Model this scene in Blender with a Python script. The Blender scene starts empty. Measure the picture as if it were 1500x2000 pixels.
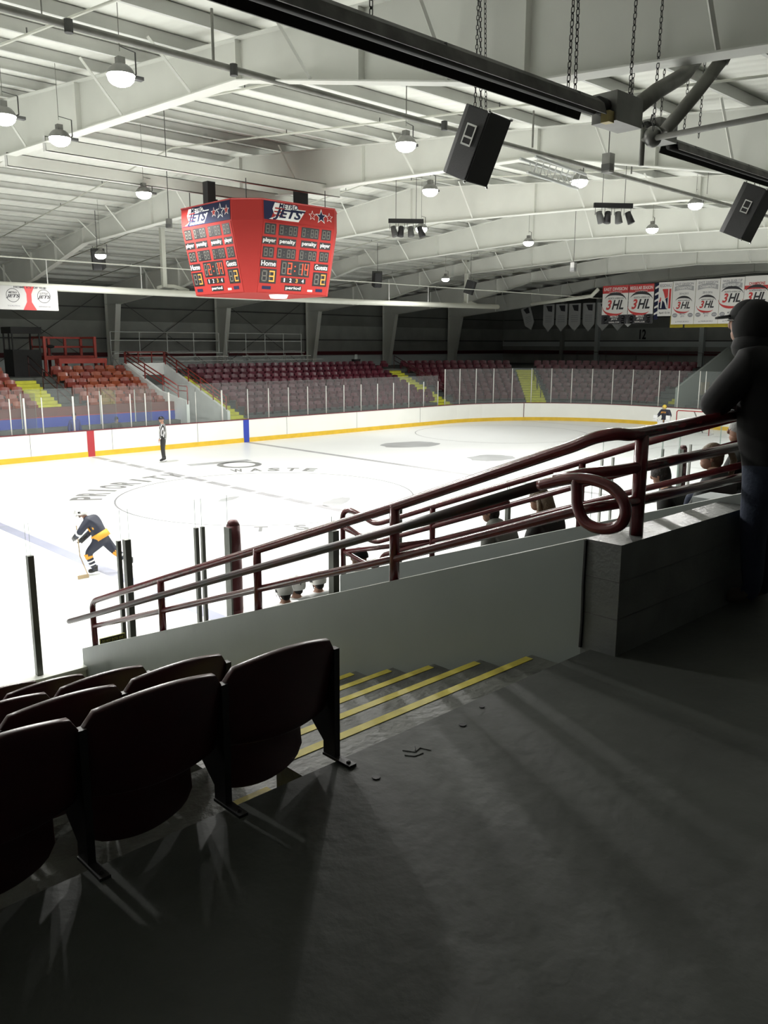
import bpy, math, random
from mathutils import Vector, Matrix
random.seed(7)
S = bpy.context.scene
C = S.collection
PI = math.pi
R = math.radians

# ---------------------------------------------------------------- camera, world, exposure, lights
cam = bpy.data.cameras.new('camera'); camo = bpy.data.objects.new('camera', cam); C.objects.link(camo)
S.camera = camo
cam.sensor_fit = 'HORIZONTAL'; cam.sensor_width = 36.0; cam.lens = 1637.5/1500*36
cam.clip_start = .05; cam.clip_end = 200
camo.location = (-15.273, -21.228, 4.641)
camo.rotation_euler = (R(90-11.32), 0, R(-43.768))
camo.rotation_euler = (camo.rotation_euler.to_matrix() @ Matrix.Rotation(R(.155), 3, 'Z')).to_euler()
S.view_settings.view_transform = 'Standard'; S.view_settings.look = 'None'
S.view_settings.exposure = 0.0; S.view_settings.gamma = 1.0
S.view_settings.use_curve_mapping = False
S.cycles.max_bounces = 7; S.cycles.glossy_bounces = 3; S.cycles.transparent_max_bounces = 12; S.cycles.caustics_reflective = False
w = bpy.data.worlds.new('world'); S.world = w; w.use_nodes = True
w.node_tree.nodes['Background'].inputs[0].default_value = (.9, .95, 1, 1)
w.node_tree.nodes['Background'].inputs[1].default_value = 0.015
LAMP_POWER = 1380.0
LAMP_ANGLE = 172
LAMP_COLOR = (1.0, .985, .95)

# ---------------------------------------------------------------- materials
MATS = {}
def mat(name, col, rough=.6, metal=0, emit=0, var=.0, vscale=3.0, bump=0, bscale=20, spec=.5, rnd=0, col2=None, coat=0):
    if name in MATS: return MATS[name]
    m = bpy.data.materials.new(name); m.use_nodes = True; MATS[name] = m
    nt = m.node_tree; b = nt.nodes['Principled BSDF']
    b.inputs['Base Color'].default_value = (*col, 1); b.inputs['Roughness'].default_value = rough
    b.inputs['Metallic'].default_value = metal; b.inputs['Specular IOR Level'].default_value = spec
    if coat: b.inputs['Coat Weight'].default_value = coat; b.inputs['Coat Roughness'].default_value = .15
    if emit:
        b.inputs['Base Color'].default_value = (.01, .01, .01, 1); b.inputs['Specular IOR Level'].default_value = .1
        b.inputs['Emission Color'].default_value = (*col, 1); b.inputs['Emission Strength'].default_value = emit
    tc = nt.nodes.new('ShaderNodeTexCoord')
    if var or col2:
        n = nt.nodes.new('ShaderNodeTexNoise'); n.inputs['Scale'].default_value = vscale; n.inputs['Detail'].default_value = 6
        nt.links.new(tc.outputs['Object'], n.inputs['Vector'])
        mx = nt.nodes.new('ShaderNodeMix'); mx.data_type = 'RGBA'
        c2 = col2 if col2 else tuple(c*(1-var) for c in col); c1 = col if col2 else tuple(min(1, c*(1+var)) for c in col)
        mx.inputs[6].default_value = (*c1, 1); mx.inputs[7].default_value = (*c2, 1)
        rp = nt.nodes.new('ShaderNodeValToRGB'); rp.color_ramp.elements[0].position = .35; rp.color_ramp.elements[1].position = .68
        nt.links.new(n.outputs['Fac'], rp.inputs[0]); nt.links.new(rp.outputs[0], mx.inputs[0])
        nt.links.new(mx.outputs[2], b.inputs['Base Color'])
    if rnd and col2:
        oi = nt.nodes.new('ShaderNodeObjectInfo'); nt.links.new(oi.outputs['Random'], mx.inputs[0])
    if bump:
        n = nt.nodes.new('ShaderNodeTexNoise'); n.inputs['Scale'].default_value = bscale; n.inputs['Detail'].default_value = 5
        nt.links.new(tc.outputs['Object'], n.inputs['Vector'])
        bp = nt.nodes.new('ShaderNodeBump'); bp.inputs['Strength'].default_value = bump; bp.inputs['Distance'].default_value = .02
        nt.links.new(n.outputs['Fac'], bp.inputs['Height']); nt.links.new(bp.outputs[0], b.inputs['Normal'])
    return m
def glassmat(name, veil, tint, gl=.08, rough=.02):
    m = bpy.data.materials.new(name); m.use_nodes = True; MATS[name] = m
    nt = m.node_tree; nt.nodes.clear()
    o = nt.nodes.new('ShaderNodeOutputMaterial'); t = nt.nodes.new('ShaderNodeBsdfTransparent'); d = nt.nodes.new('ShaderNodeBsdfDiffuse')
    g = nt.nodes.new('ShaderNodeBsdfGlossy'); g.inputs['Roughness'].default_value = rough
    t.inputs[0].default_value = (*tint, 1); d.inputs[0].default_value = (.8, .84, .84, 1)
    a = nt.nodes.new('ShaderNodeMixShader'); a.inputs[0].default_value = veil
    b = nt.nodes.new('ShaderNodeMixShader')
    lw = nt.nodes.new('ShaderNodeLayerWeight'); lw.inputs[0].default_value = .12
    mm = nt.nodes.new('ShaderNodeMath'); mm.operation = 'MULTIPLY'; mm.inputs[1].default_value = gl*4
    nt.links.new(lw.outputs['Fresnel'], mm.inputs[0]); nt.links.new(mm.outputs[0], b.inputs[0])
    nt.links.new(t.outputs[0], a.inputs[1]); nt.links.new(d.outputs[0], a.inputs[2])
    nt.links.new(a.outputs[0], b.inputs[1]); nt.links.new(g.outputs[0], b.inputs[2]); nt.links.new(b.outputs[0], o.inputs[0])
    return m
M_ICE = mat('ice', (.88, .90, .90), .35, var=.015, vscale=.35, bump=.03, bscale=2.5)
M_BOARD = mat('dasher_white', (.86, .87, .82), .35, var=.02, vscale=1)
M_YEL = mat('kick_yellow', (.72, .47, .035), .45, var=.08)
M_REDL = mat('line_red', (.42, .035, .045), .45)
M_BLUEL = mat('line_blue', (.03, .06, .42), .45)
M_CAP = mat('cap_rail_maroon', (.16, .03, .04), .5)
M_GLN = glassmat('clear_glass', .012, (.985, .995, .99))
M_GLF = glassmat('hazy_glass', .05, (.95, .97, .96), .10)
M_GEDGE = mat('glass_edge', (.16, .22, .19), .3)
M_POSTW = mat('post_white', (.72, .72, .68), .4)
M_POSTD = mat('post_grey', (.13, .135, .12), .4, metal=.5, var=.2)
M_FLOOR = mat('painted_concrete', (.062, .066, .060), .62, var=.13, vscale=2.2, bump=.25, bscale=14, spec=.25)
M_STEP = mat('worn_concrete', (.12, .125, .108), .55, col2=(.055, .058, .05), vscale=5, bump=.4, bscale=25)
M_WALLN = mat('grey_paint', (.26, .285, .27), .33, var=.06, vscale=1.2, bump=.12, bscale=9)
M_BLOCK = mat('grey_block_paint', (.165, .172, .166), .26, var=.10, vscale=4, bump=.15, bscale=40)
M_JOINT = mat('block_joint', (.09, .092, .088), .7)
M_NOSE = mat('yellow_paint', (.58, .50, .07), .6, col2=(.44, .37, .06), vscale=12)
M_RAIL = mat('maroon_gloss_pipe', (.13, .014, .018), .22, var=.25, vscale=9, bump=.06, bscale=40, coat=.4)
M_RAILW = mat('worn_pipe', (.022, .022, .021), .35, col2=(.08, .014, .016), vscale=3)
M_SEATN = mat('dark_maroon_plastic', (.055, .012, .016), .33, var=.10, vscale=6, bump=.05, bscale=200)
M_IRON = mat('black_iron', (.012, .012, .012), .5)
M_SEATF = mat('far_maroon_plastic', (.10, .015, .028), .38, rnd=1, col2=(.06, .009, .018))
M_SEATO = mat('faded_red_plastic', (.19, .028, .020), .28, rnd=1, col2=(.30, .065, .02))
M_STEPF = mat('far_step_yellow', (.62, .62, .06), .6, var=.12, vscale=4)
M_TIERF = mat('far_tier', (.10, .11, .105), .7, var=.1)
M_WHITEW = mat('white_wall', (.80, .82, .81), .5, var=.04)
M_STEEL = mat('white_steel', (.74, .75, .70), .5, var=.04, vscale=.8)
M_DECK = mat('white_deck', (.80, .81, .75), .55)
M_PURL = mat('purlin_paint', (.60, .61, .58), .55, var=.06, vscale=1.5)
M_DARKP = mat('upper_wall_panel', (.22, .23, .215), .8, var=.1, vscale=.7)
M_LITEP = mat('lower_wall_panel', (.36, .375, .36), .7, var=.12, vscale=.9)
M_PALEP = mat('pale_wall_panel', (.68, .74, .74), .6)
M_GIRT = mat('girt', (.07, .072, .07), .6)
M_MARB = mat('maroon_band', (.10, .015, .02), .6)
M_PIPE = mat('grey_pipe', (.20, .20, .18), .5, var=.2, vscale=4)
M_PIPEW = mat('white_pipe', (.62, .63, .56), .45)
M_HEAT = mat('heater_soot', (.014, .014, .013), .6, var=.3, vscale=3)
M_HEATT = mat('heater_top', (.11, .108, .10), .55, metal=.3, var=.4, vscale=5)
M_GALV = mat('galvanised', (.22, .22, .21), .4, metal=.7, var=.2)
M_ALU = mat('aluminium', (.55, .57, .56), .45, metal=.15)
M_SPK = mat('speaker_black', (.010, .010, .011), .6, bump=.1, bscale=80)
M_SPKL = mat('speaker_side', (.015, .015, .016), .6, bump=.3, bscale=120)
M_CHROME = mat('chrome', (.6, .6, .6), .25, metal=1)
M_SBRED = mat('scoreboard_red', (.31, .030, .026), .75, spec=.15)
M_SBRED2 = mat('scoreboard_trim_red', (.40, .035, .032), .4)
M_NAVY = mat('navy', (.018, .022, .055), .75, spec=.15)
M_BLACK = mat('matte_black', (.008, .008, .009), .6)
M_DOFF = mat('unlit_digit', (.11, .105, .09), .6)
M_WHT = mat('sign_white', (.72, .72, .70), .75, spec=.15)
M_LEDR = mat('led_red', (1, .09, .04), .5, emit=2.2)
M_LEDO = mat('led_orange', (1, .45, .09), .5, emit=1.5)
M_LAMP = mat('lamp_glow', (1, .98, .93), .5, emit=28)
M_LINEC = mat('centre_line_grey', (.40, .40, .42), .4, var=.12, vscale=2)
M_LINEB = mat('blue_line_pale', (.33, .34, .44), .4, var=.05, vscale=2)
M_CIRC = mat('circle_grey', (.24, .245, .26), .4, var=.1, vscale=2)
M_LOGO = mat('ice_logo_grey', (.22, .225, .225), .4, var=.1, vscale=2)
M_LOGOP = mat('ice_logo_pale', (.42, .43, .44), .4, var=.1, vscale=1)
M_SKIN = mat('skin', (.42, .24, .17), .55)
M_HAIRD = mat('dark_hair', (.015, .012, .010), .6, bump=.4, bscale=60)
M_HAIRB = mat('light_brown_hair', (.13, .09, .05), .55, bump=.5, bscale=60, var=.3)
M_HAIRG = mat('grey_hair', (.30, .30, .29), .7, bump=.4, bscale=60)
M_JACK = mat('black_jacket', (.003, .003, .0035), .8)
M_JEAN = mat('blue_jeans', (.022, .032, .06), .8, bump=.2, bscale=60)
M_HOOD = mat('grey_hoodie', (.13, .135, .12), .85, var=.1, vscale=8)
M_COATD = mat('dark_coat', (.018, .02, .018), .8)
M_COATG = mat('charcoal_fleece', (.05, .055, .055), .85)
M_OLIVE = mat('olive_coat', (.04, .042, .028), .8)
M_SHOE = mat('brown_boot', (.07, .06, .045), .7)
M_GOLD = mat('jersey_gold', (.75, .33, .03), .6)
M_JNAVY = mat('jersey_navy', (.015, .018, .035), .6)
M_JWHITE = mat('jersey_white', (.75, .76, .76), .6)
M_HELM = mat('helmet_white', (.75, .75, .72), .3)
M_SKATE = mat('skate_black', (.015, .015, .016), .4)
M_WOOD = mat('stick_wood', (.35, .26, .15), .5)
M_NET = mat('net_white', (.75, .75, .75), .7)

# ---------------------------------------------------------------- mesh helpers
class MB:
    def __init__(s): s.v = []; s.f = []; s.mi = []; s.cur = 0
    def add(s, vs, fs):
        n = len(s.v); s.v += [tuple(p) for p in vs]; s.f += [tuple(i+n for i in f) for f in fs]; s.mi += [s.cur]*len(fs); return s
    def box(s, a, b, M=None):
        x0, y0, z0 = a; x1, y1, z1 = b
        vs = [(x0,y0,z0),(x1,y0,z0),(x1,y1,z0),(x0,y1,z0),(x0,y0,z1),(x1,y0,z1),(x1,y1,z1),(x0,y1,z1)]
        if M is not None: vs = [M @ Vector(p) for p in vs]
        return s.add(vs, [(0,3,2,1),(4,5,6,7),(0,1,5,4),(1,2,6,5),(2,3,7,6),(3,0,4,7)])
    def prism(s, poly, axis, a, b, M=None):      # polygon in the two other axes, extruded along axis from a to b
        n = len(poly)
        def mk(p, t):
            return {'x': (t, p[0], p[1]), 'y': (p[0], t, p[1]), 'z': (p[0], p[1], t)}[axis]
        vs = [mk(p, a) for p in poly]+[mk(p, b) for p in poly]
        if M is not None: vs = [M @ Vector(p) for p in vs]
        fs = [tuple(range(n)), tuple(range(2*n-1, n-1, -1))]+[(i, (i+1) % n + 0, (i+1) % n+n, i+n) for i in range(n)]
        fs = [fs[0][::-1], fs[1][::-1]]+[f for f in fs[2:]]
        return s.add(vs, fs)
    def tube(s, pts, r, n=8, r2=None, caps=True):
        pts = [Vector(p) for p in pts]; rings = []; prev = None
        for i, p in enumerate(pts):
            if i == 0: t = pts[1]-pts[0]
            elif i == len(pts)-1: t = pts[-1]-pts[-2]
            else: t = (pts[i+1]-p).normalized()+(p-pts[i-1]).normalized()
            t.normalize()
            if prev is None:
                u = t.cross(Vector((0,0,1)))
                if u.length < .01: u = t.cross(Vector((1,0,0)))
            else: u = prev-t*prev.dot(t)
            u.normalize(); prev = u; v = t.cross(u)
            rr = r if r2 is None else r+(r2-r)*i/(len(pts)-1)
            rings.append([p+u*math.cos(2*PI*k/n)*rr+v*math.sin(2*PI*k/n)*rr for k in range(n)])
        vs = [q for rg in rings for q in rg]; fs = []
        for i in range(len(rings)-1):
            for k in range(n):
                a = i*n+k; b = i*n+(k+1) % n; fs.append((a, b, b+n, a+n))
        if caps: fs += [tuple(range(n))[::-1], tuple(range(len(vs)-n, len(vs)))]
        return s.add(vs, fs)
    def ell(s, c, r, M=None, seg=14, ring=9, t0=0, t1=PI):
        vs = []; fs = []
        for i in range(ring+1):
            t = t0+(t1-t0)*i/ring
            for k in range(seg):
                a = 2*PI*k/seg; p = Vector((r[0]*math.sin(t)*math.cos(a), r[1]*math.sin(t)*math.sin(a), r[2]*math.cos(t)))
                if M is not None: p = M @ p
                vs.append(p+Vector(c))
        for i in range(ring):
            for k in range(seg):
                a = i*seg+k; b = i*seg+(k+1) % seg; fs.append((a, a+seg, b+seg, b))
        return s.add(vs, fs)
    def build(s, name, m, parent=None, smooth=False, loc=None):
        me = bpy.data.meshes.new(name); me.from_pydata(s.v, [], s.f); me.update()
        ms = m if isinstance(m, (list, tuple)) else [m]
        for q in ms: me.materials.append(q)
        if len(ms) > 1: me.polygons.foreach_set('material_index', s.mi)
        if smooth: me.polygons.foreach_set('use_smooth', [True]*len(me.polygons))
        return link(name, me, parent, loc)
def link(name, me, parent=None, loc=None):
    o = bpy.data.objects.new(name, me); C.objects.link(o)
    if parent is not None: o.parent = parent
    if loc is not None: o.location = loc
    return o
def tag(o, label, cat, group=None, kind=None):
    if label: o['label'] = label
    if cat: o['category'] = cat
    if group: o['group'] = group
    if kind: o['kind'] = kind
    return o
def struct(o, label=None):
    o['kind'] = 'structure'
    if label: o['label'] = label
    return o
def thing(name, label, cat, loc=(0,0,0), rz=0, group=None):
    o = bpy.data.objects.new(name, None); C.objects.link(o); o.location = loc; o.rotation_euler = (0,0,rz)
    o.empty_display_size = .1
    return tag(o, label, cat, group)
def kids(o): return [c for c in C.objects if c.parent == o]
def dup(root, loc, rz=None, label=None, group=None):
    r = root.copy(); C.objects.link(r); r.location = loc
    if rz is not None: r.rotation_euler = (0,0,rz)
    if label: r['label'] = label
    if group: r['group'] = group
    for ch in root['_k'] if '_k' in root else kids(root):
        c = ch.copy(); C.objects.link(c); c.parent = r
        for g in kids(ch):
            d = g.copy(); C.objects.link(d); d.parent = c
    return r
def arc(c, r, a0, a1, n, pl='xy', z=0):
    out = []
    for i in range(n+1):
        a = a0+(a1-a0)*i/n; out.append((c[0]+r*math.cos(a), c[1]+r*math.sin(a)))
    return out
TXT = {}
def textmesh(body, size, ext=.004, shear=0, offset=0, align='CENTER', sx=1.0):
    key = (body, size, ext, shear, offset, align, sx)
    if key in TXT: return TXT[key]
    cu = bpy.data.curves.new('txt', 'FONT'); cu.body = body; cu.size = size; cu.extrude = ext; cu.shear = shear; cu.offset = offset
    cu.align_x = align; cu.align_y = 'CENTER'; cu.resolution_u = 3
    o = bpy.data.objects.new('txt', cu); C.objects.link(o)
    bpy.context.view_layer.update()
    me = bpy.data.meshes.new_from_object(o.evaluated_get(bpy.context.evaluated_depsgraph_get()))
    bpy.data.objects.remove(o); bpy.data.curves.remove(cu)
    if sx != 1.0: me.transform(Matrix.Diagonal((sx, 1, 1, 1)))
    me.materials.clear(); TXT[key] = me; return me
def fitted(body, w, h, ext=.004, shear=0, offset=0):
    me = textmesh(body, 1.0, ext, shear, offset).copy()
    xs = [v.co.x for v in me.vertices]; ys = [v.co.y for v in me.vertices]
    if not xs: return me
    cx = (min(xs)+max(xs))/2; cy = (min(ys)+max(ys))/2
    me.transform(Matrix.Translation((-cx, -cy, 0)))
    me.transform(Matrix.Diagonal((w/(max(xs)-min(xs)), h/(max(ys)-min(ys)), 1, 1)))
    return me
def put(name, me, m, parent, M):
    me = me.copy(); me.transform(M); me.materials.clear(); me.materials.append(m); return link(name, me, parent)

# ================================================================ THE RINK
HW = 12.41; BH = 1.07; HX = 30.5; CR = 8.53
def outline(off=0.0, n=14):
    cx = HX-CR; cy = HW-CR; r = CR+off; p = []
    for (sx, sy, a0) in ((1, 1, PI/2), (1, -1, 0), (-1, -1, -PI/2), (-1, 1, -PI)):
        c = (sx*cx, sy*cy)
        p += [(c[0]+r*math.cos(a0-PI/2*i/n), c[1]+r*math.sin(a0-PI/2*i/n)) for i in range(n+1)]
    return p
ol = outline()
ice = MB().add([(x, y, 0) for x, y in ol], [tuple(range(len(ol)))[::-1]])
ice.add([(x, y, -.05) for x, y in ol], [tuple(range(len(ol)))])
ICE = struct(ice.build('ice_sheet', M_ICE), 'white ice sheet')
bm = MB().box((-40, -24, -.30), (46, 28, -.06)); struct(bm.build('floor', M_TIERF), 'bare concrete arena floor under the stands')
def strip(name, m, pts, w, z=.003, closed=False):
    b = MB(); n = len(pts)
    L = []; Rr = []
    for i, p in enumerate(pts):
        q0 = Vector(pts[i-1] if (i or closed) else pts[0]); q1 = Vector(pts[(i+1) % n] if (i < n-1 or closed) else pts[-1])
        t = (q1-q0).normalized(); nn = Vector((-t.y, t.x)); L.append(Vector(p)+nn*w/2); Rr.append(Vector(p)-nn*w/2)
    vs = [(q.x, q.y, z) for q in L]+[(q.x, q.y, z) for q in Rr]
    fs = [(i, i+n, (i+1) % n+n, (i+1) % n) for i in range(n if closed else n-1)]
    b.add(vs, fs); return b.build(name, m, ICE)
for i in range(17): strip('centre_line', M_LINEC, [(0, -12.3+i*1.45), (0, -12.3+i*1.45+1.2)], .30)
for x in (-7.77, 7.77): strip('blue_line', M_LINEB if x < 0 else M_LINEC, [(x, -12.38), (x, 12.38)], .30)
strip('goal_line', M_LINEC, [(27.1, -11.4), (27.1, 11.4)], .06)
strip('centre_circle', M_CIRC, arc((0, 0), 4.57, 0, 2*PI, 72)[:-1], .055, closed=True)
strip('faceoff_circle', M_LOGOP, arc((20.1, 6.7), 4.57, 0, 2*PI, 60)[:-1], .05, closed=True)
strip('faceoff_circle', M_LOGOP, arc((20.1, -6.7), 4.57, 0, 2*PI, 60)[:-1], .05, closed=True)
def letters(word, a0, a1, r, size, flip=False):
    for i, ch in enumerate(word):
        a = R(a0+(a1-a0)*i/max(1, len(word)-1))
        me = fitted(ch, size*.60 if ch != 'I' else size*.2, size, .001, 0, .03)
        put('ice_lettering', me, M_LOGO, ICE, Matrix.Translation((r*math.cos(a), r*math.sin(a), .004)) @ Matrix.Rotation(a-PI/2+(PI if flip else 0), 4, 'Z'))
letters('PRIORITY', 144, 92, 5.45, .95); letters('WASTE', 66, 37, 5.4, .75)
letters('TS', 232, 244, 5.0, .6, True)
# recycling-style badge and sponsor box past the lettering
strip('ice_logo', M_LOGO, arc((3.15, 6.2), .75, 0, 2*PI, 20)[:-1], .25, closed=True)
strip('ice_logo', M_LOGOP, [(1.6, 7.4), (4.2, 7.0)], .5)
def blob(name, c, rx, ry, m, rz=0, seed=1):
    rr = random.Random(seed); b = MB(); pts = []
    for k in range(20):
        a = 2*PI*k/20; q = 1+rr.uniform(-.14, .1)
        x = rx*q*math.cos(a); y = ry*q*math.sin(a); pts.append((c[0]+x*math.cos(rz)-y*math.sin(rz), c[1]+x*math.sin(rz)+y*math.cos(rz), .003))
    b.add(pts, [tuple(range(20))]); return b.build(name, m, ICE)
blob('ice_logo', (12.0, .8), 1.1, .9, M_LOGOP, seed=3); blob('ice_logo', (12.9, 6.4), 1.6, 1.1, M_LOGOP, seed=4)
blob('ice_logo', (-2.8, -7.3), .6, .5, M_LOGOP, seed=5); blob('ice_logo', (-4.6, -7.2), .8, .4, M_LOGOP, seed=6)
blob('ice_logo', (.8, -2.4), .8, .35, M_LOGOP, .5, seed=8); blob('ice_logo', (-1.3, .2), .5, .2, M_LOGOP, .4, seed=9)

def wallrun(off0, off1, z0, z1, skip=None):
    a = outline(off0); b = outline(off1); n = len(a); m = MB()
    for i in range(n):
        j = (i+1) % n
        if skip and skip(a[i], a[j]): continue
        m.add([(*a[i], z0), (*a[j], z0), (*b[j], z0), (*b[i], z0), (*a[i], z1), (*a[j], z1), (*b[j], z1), (*b[i], z1)],
              [(0,1,2,3),(7,6,5,4),(1,0,4,5),(3,2,6,7),(0,3,7,4),(2,1,5,6)])
    return m
BD = thing('dasher_boards', 'white hockey dasher boards with yellow kick strip ringing the ice', 'rink boards')
wallrun(0, .12, -.02, BH).build('board_panels', M_BOARD, BD)
wallrun(-.025, .0, 0, .21).build('kick_plate', M_YEL, BD)['label'] = 'yellow kick plate along the foot of the boards'
wallrun(-.02, .15, BH, BH+.035, lambda a, b: a[1] < -HW+.3 and b[1] < -HW+.3).build('cap_rail', M_CAP, BD)
wallrun(-.02, .15, BH, BH+.035, lambda a, b: not (a[1] < -HW+.3 and b[1] < -HW+.3)).build('cap_rail', M_BOARD, BD)['label'] = 'white cap on the near side boards'
for x, wd, m in ((0, .30, M_REDL), (7.77, .30, M_BLUEL), (-7.77, .30, M_BLUEL)):
    for sy in (1, -1):
        MB().box((x-wd/2, min(sy*HW, sy*(HW-.032)), 0), (x+wd/2, max(sy*HW, sy*(HW-.032)), BH)).build('line_stripe', m, BD)
for x in (-4.9, -2.5, .95, 3.3, 5.1, 10.2, 14.9, 19.8):
    MB().box((x, HW-.006, .22), (x+.014, HW, BH)).build('panel_seam', M_GIRT, BD)
a = R(52); MB().tube([(21.97+8.5*math.cos(a), 3.88+8.5*math.sin(a), .22), (21.97+8.5*math.cos(a), 3.88+8.5*math.sin(a), BH)], .02, 6).build('panel_seam', M_MARB, BD)

# glass posts and panels
PAR = None
def screen(label, loc):
    global PAR
    PAR = thing('glass_screen', label, 'rink glass', loc); return PAR
def gfin(o, label, cat, group):
    if PAR is None: return tag(o, label, cat, group)
    o.parent = PAR; o.location = -Vector(PAR.location); return o
def gpost(x, y, z0, z1, m, r, label, group, box=False):
    b = MB()
    if box: b.box((x-r, y-r, z0), (x+r, y+r, z1))
    else: b.tube([(x, y, z0), (x, y, z1)], r, 8)
    return gfin(b.build('glass_post', m, smooth=not box), label, 'post', group)
def gpane(p0, p1, z0, z1, m, label, group=None, t=.006, name='glass_panel'):
    d = (Vector(p1)-Vector(p0)); n = Vector((-d.y, d.x)).normalized()*t; b = MB()
    q = [Vector(p0)-n, Vector(p1)-n, Vector(p1)+n, Vector(p0)+n]
    vs = [(v.x, v.y, z0) for v in q]+[(v.x, v.y, z1) for v in q]
    b.add(vs, [(0,1,5,4),(2,3,7,6)]); b.cur = 1
    b.add(vs, [(4,5,6,7),(1,2,6,5),(3,0,4,7)])
    return gfin(b.build(name, [m, M_GEDGE]), label, 'glass', group)
fx = [-9.3, -8.1, -6.9, -5.6, -4.4, -3.15, -2.6, -1.9, -.62, 0.02, .6, 1.9, 2.6, 3.75, 6.5, 7.95, 9.17, 10.39, 11.61, 12.83, 14.05, 15.27, 16.49, 17.71, 18.93, 20.15, 21.37]
gy = HW+.06
screen('hazy glass with white posts along the far side boards', (0, HW+.06, BH))
for i, x in enumerate(fx):
    thick = .04 if x in (6.5, -2.6, -.62, 3.75) else .024
    gpost(x, gy, BH+.036, 2.52, M_POSTW, thick, 'white post between glass panels on the far side boards', 'glass posts on the far side boards')
fx2 = [5.1]+fx
fx2 = sorted(fx2)
for x0, x1 in zip(fx2[:-1], fx2[1:]):
    gpane((x0+.02, gy), (x1-.02, gy), BH+.036, 2.86, M_GLF, 'hazy glass panel standing on the far side boards', 'glass panels on the far side boards')
gpost(5.1, gy, BH+.036, 2.5, M_POSTW, .018, 'white post between glass panels on the far side boards', 'glass posts on the far side boards')
# corner and end
screen('taller hazy glass with white posts around the far corner and end', (28, 9.9, BH))
cx, cy, rr_ = 21.97, 3.88, CR+.06
tp = []
aa = 90
while aa > 4: tp.append((cx+rr_*math.cos(R(aa)), cy+rr_*math.sin(R(aa)))); aa -= 8.2
tp += [(HX+.06, 3.4), (HX+.06, 2.2), (HX+.06, .95), (HX+.06, .6), (HX+.06, -.9), (HX+.06, -2.2), (HX+.06, -3.5)]
for i, (x, y) in enumerate(tp):
    gpost(x, y, BH+.036, 3.2, M_POSTW, .026, 'white post of the taller glass around the far corner and end', 'glass posts around the far corner and end')
for p0, p1 in zip(tp[:-1], tp[1:]):
    gpane(p0, p1, BH+.036, 3.2, M_GLF, 'taller hazy glass panel around the far corner and end', 'glass panels around the far corner and end')
# near side glass
screen('clear near glass with tall grey posts at the lower left', (-12.03, -12.43, BH))
NY = -HW-.02
near = [(-13.2, 1, .032), (-12.03, 1, .032), (-11.03, 1, .022), (-10.93, 1, .036), (-10.02, 1, .024), (-9.93, 1, .022)]
for x, _, r in near:
    gpost(x, NY, BH+.036, 2.44, M_POSTD, r, {-13.2: 'grey metal glass post hidden behind the leftmost near seats', -12.03: 'leftmost tall grey metal glass post rising behind the near seats', -11.03: 'thin left post of the first pair behind the handrail end',
          -10.93: 'thick right post of the first pair behind the handrail end', -10.02: 'left post of the pair just left of the padded maroon post', -9.93: 'right post of the pair just left of the padded maroon post'}[x], None, True)
nl = {0: 'clear near glass panel at the left edge beside the leftmost post', 1: 'clear near glass panel the running skater is seen through', 2: 'clear near glass panel between the two pairs of grey posts', 3: 'clear near glass panel just left of the padded maroon post'}
for i, (x0, x1) in enumerate(((-13.18, -12.06), (-12.02, -11.0), (-10.9, -10.03), (-9.94, -9.57))):
    gpane((x0, NY), (x1, NY), BH+.036, 2.79, M_GLN, nl[i])
def padpost(x, label):
    t = thing('padded_post', label, 'padded post', (x, NY-.02, 0))
    b = MB(); 
    for z0, z1, r0, r1 in ((1.07, 1.3, .082, .10), (1.3, 2.0, .10, .098), (2.0, 2.40, .098, .085), (2.40, 2.46, .085, .055)):
        b.tube([(0, 0, z0), (0, 0, z1)], r0, 12, r1)
    b.build('pad', M_SEATN if x > 0 else mat('pad_maroon', (.11, .018, .022), .5, bump=.3, bscale=18), t, True)
    MB().box((-.10, -.06, 1.07), (-.065, .06, 2.38)).build('post_channel', M_POSTD, t)
    return t
# bench glass behind the players bench
PADS = [padpost(-9.50, 'maroon padded post at the near boards left of the railing'), padpost(2.32, 'distant maroon padded post seen between the right railings')]
screen('clear glass on posts between the players bench and the spectators', (-9.07, -13.9, 0))
for x, z1, r in ((-9.07, 2.5, .045), (-8.0, 2.66, .034), (-5.78, 2.4, .03)):
    gpost(x, -13.9, .0, z1, M_POSTD, r, {-9.07: 'wide olive post at the left end of the bench glass', -8.0: 'grey post of the bench glass behind the thick railing post', -5.78: 'grey post of the bench glass behind the hooded spectator'}[x], None, True)
gpane((-9.1, -13.9), (-8.02, -13.9), .9, 2.67, M_GLN, 'clear bench glass panel above the capped spectator')
gpane((-7.98, -13.9), (-5.8, -13.9), .9, 2.67, M_GLN, 'clear bench glass panel left of the hooded spectator')
gpane((-5.76, -13.9), (-3.6, -13.9), .9, 2.67, M_GLN, 'clear bench glass panel right of the hooded spectator')
screen('clear near glass with grey posts beyond the railing loop', (-.95, -12.43, BH))
for x, l in ((-.95, 'left grey glass post past the railing loop'), (-.55, 'second grey glass post past the railing loop'), (.33, 'third grey glass post past the railing loop'), (1.44, 'grey glass post left of the distant padded post'), (2.7, 'grey glass post right of the distant padded post'), (6.0, 'grey glass post beside the ponytailed spectator')):
    gpost(x, NY, BH+.036, 2.45, mat('post_mid', (.30, .31, .29), .4), .022, l, None, True)
xs = [-.93, .33, 1.44, 2.2, 4.2, 6.0, 7.6]
for i, (a_, b_) in enumerate(zip(xs[:-1], xs[1:])):
    gpane((a_, NY), (b_-.03, NY), BH+.036, 2.82, M_GLN, 'clear near glass panel beyond the railing loop', 'near glass panels beyond the railing loop')
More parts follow.
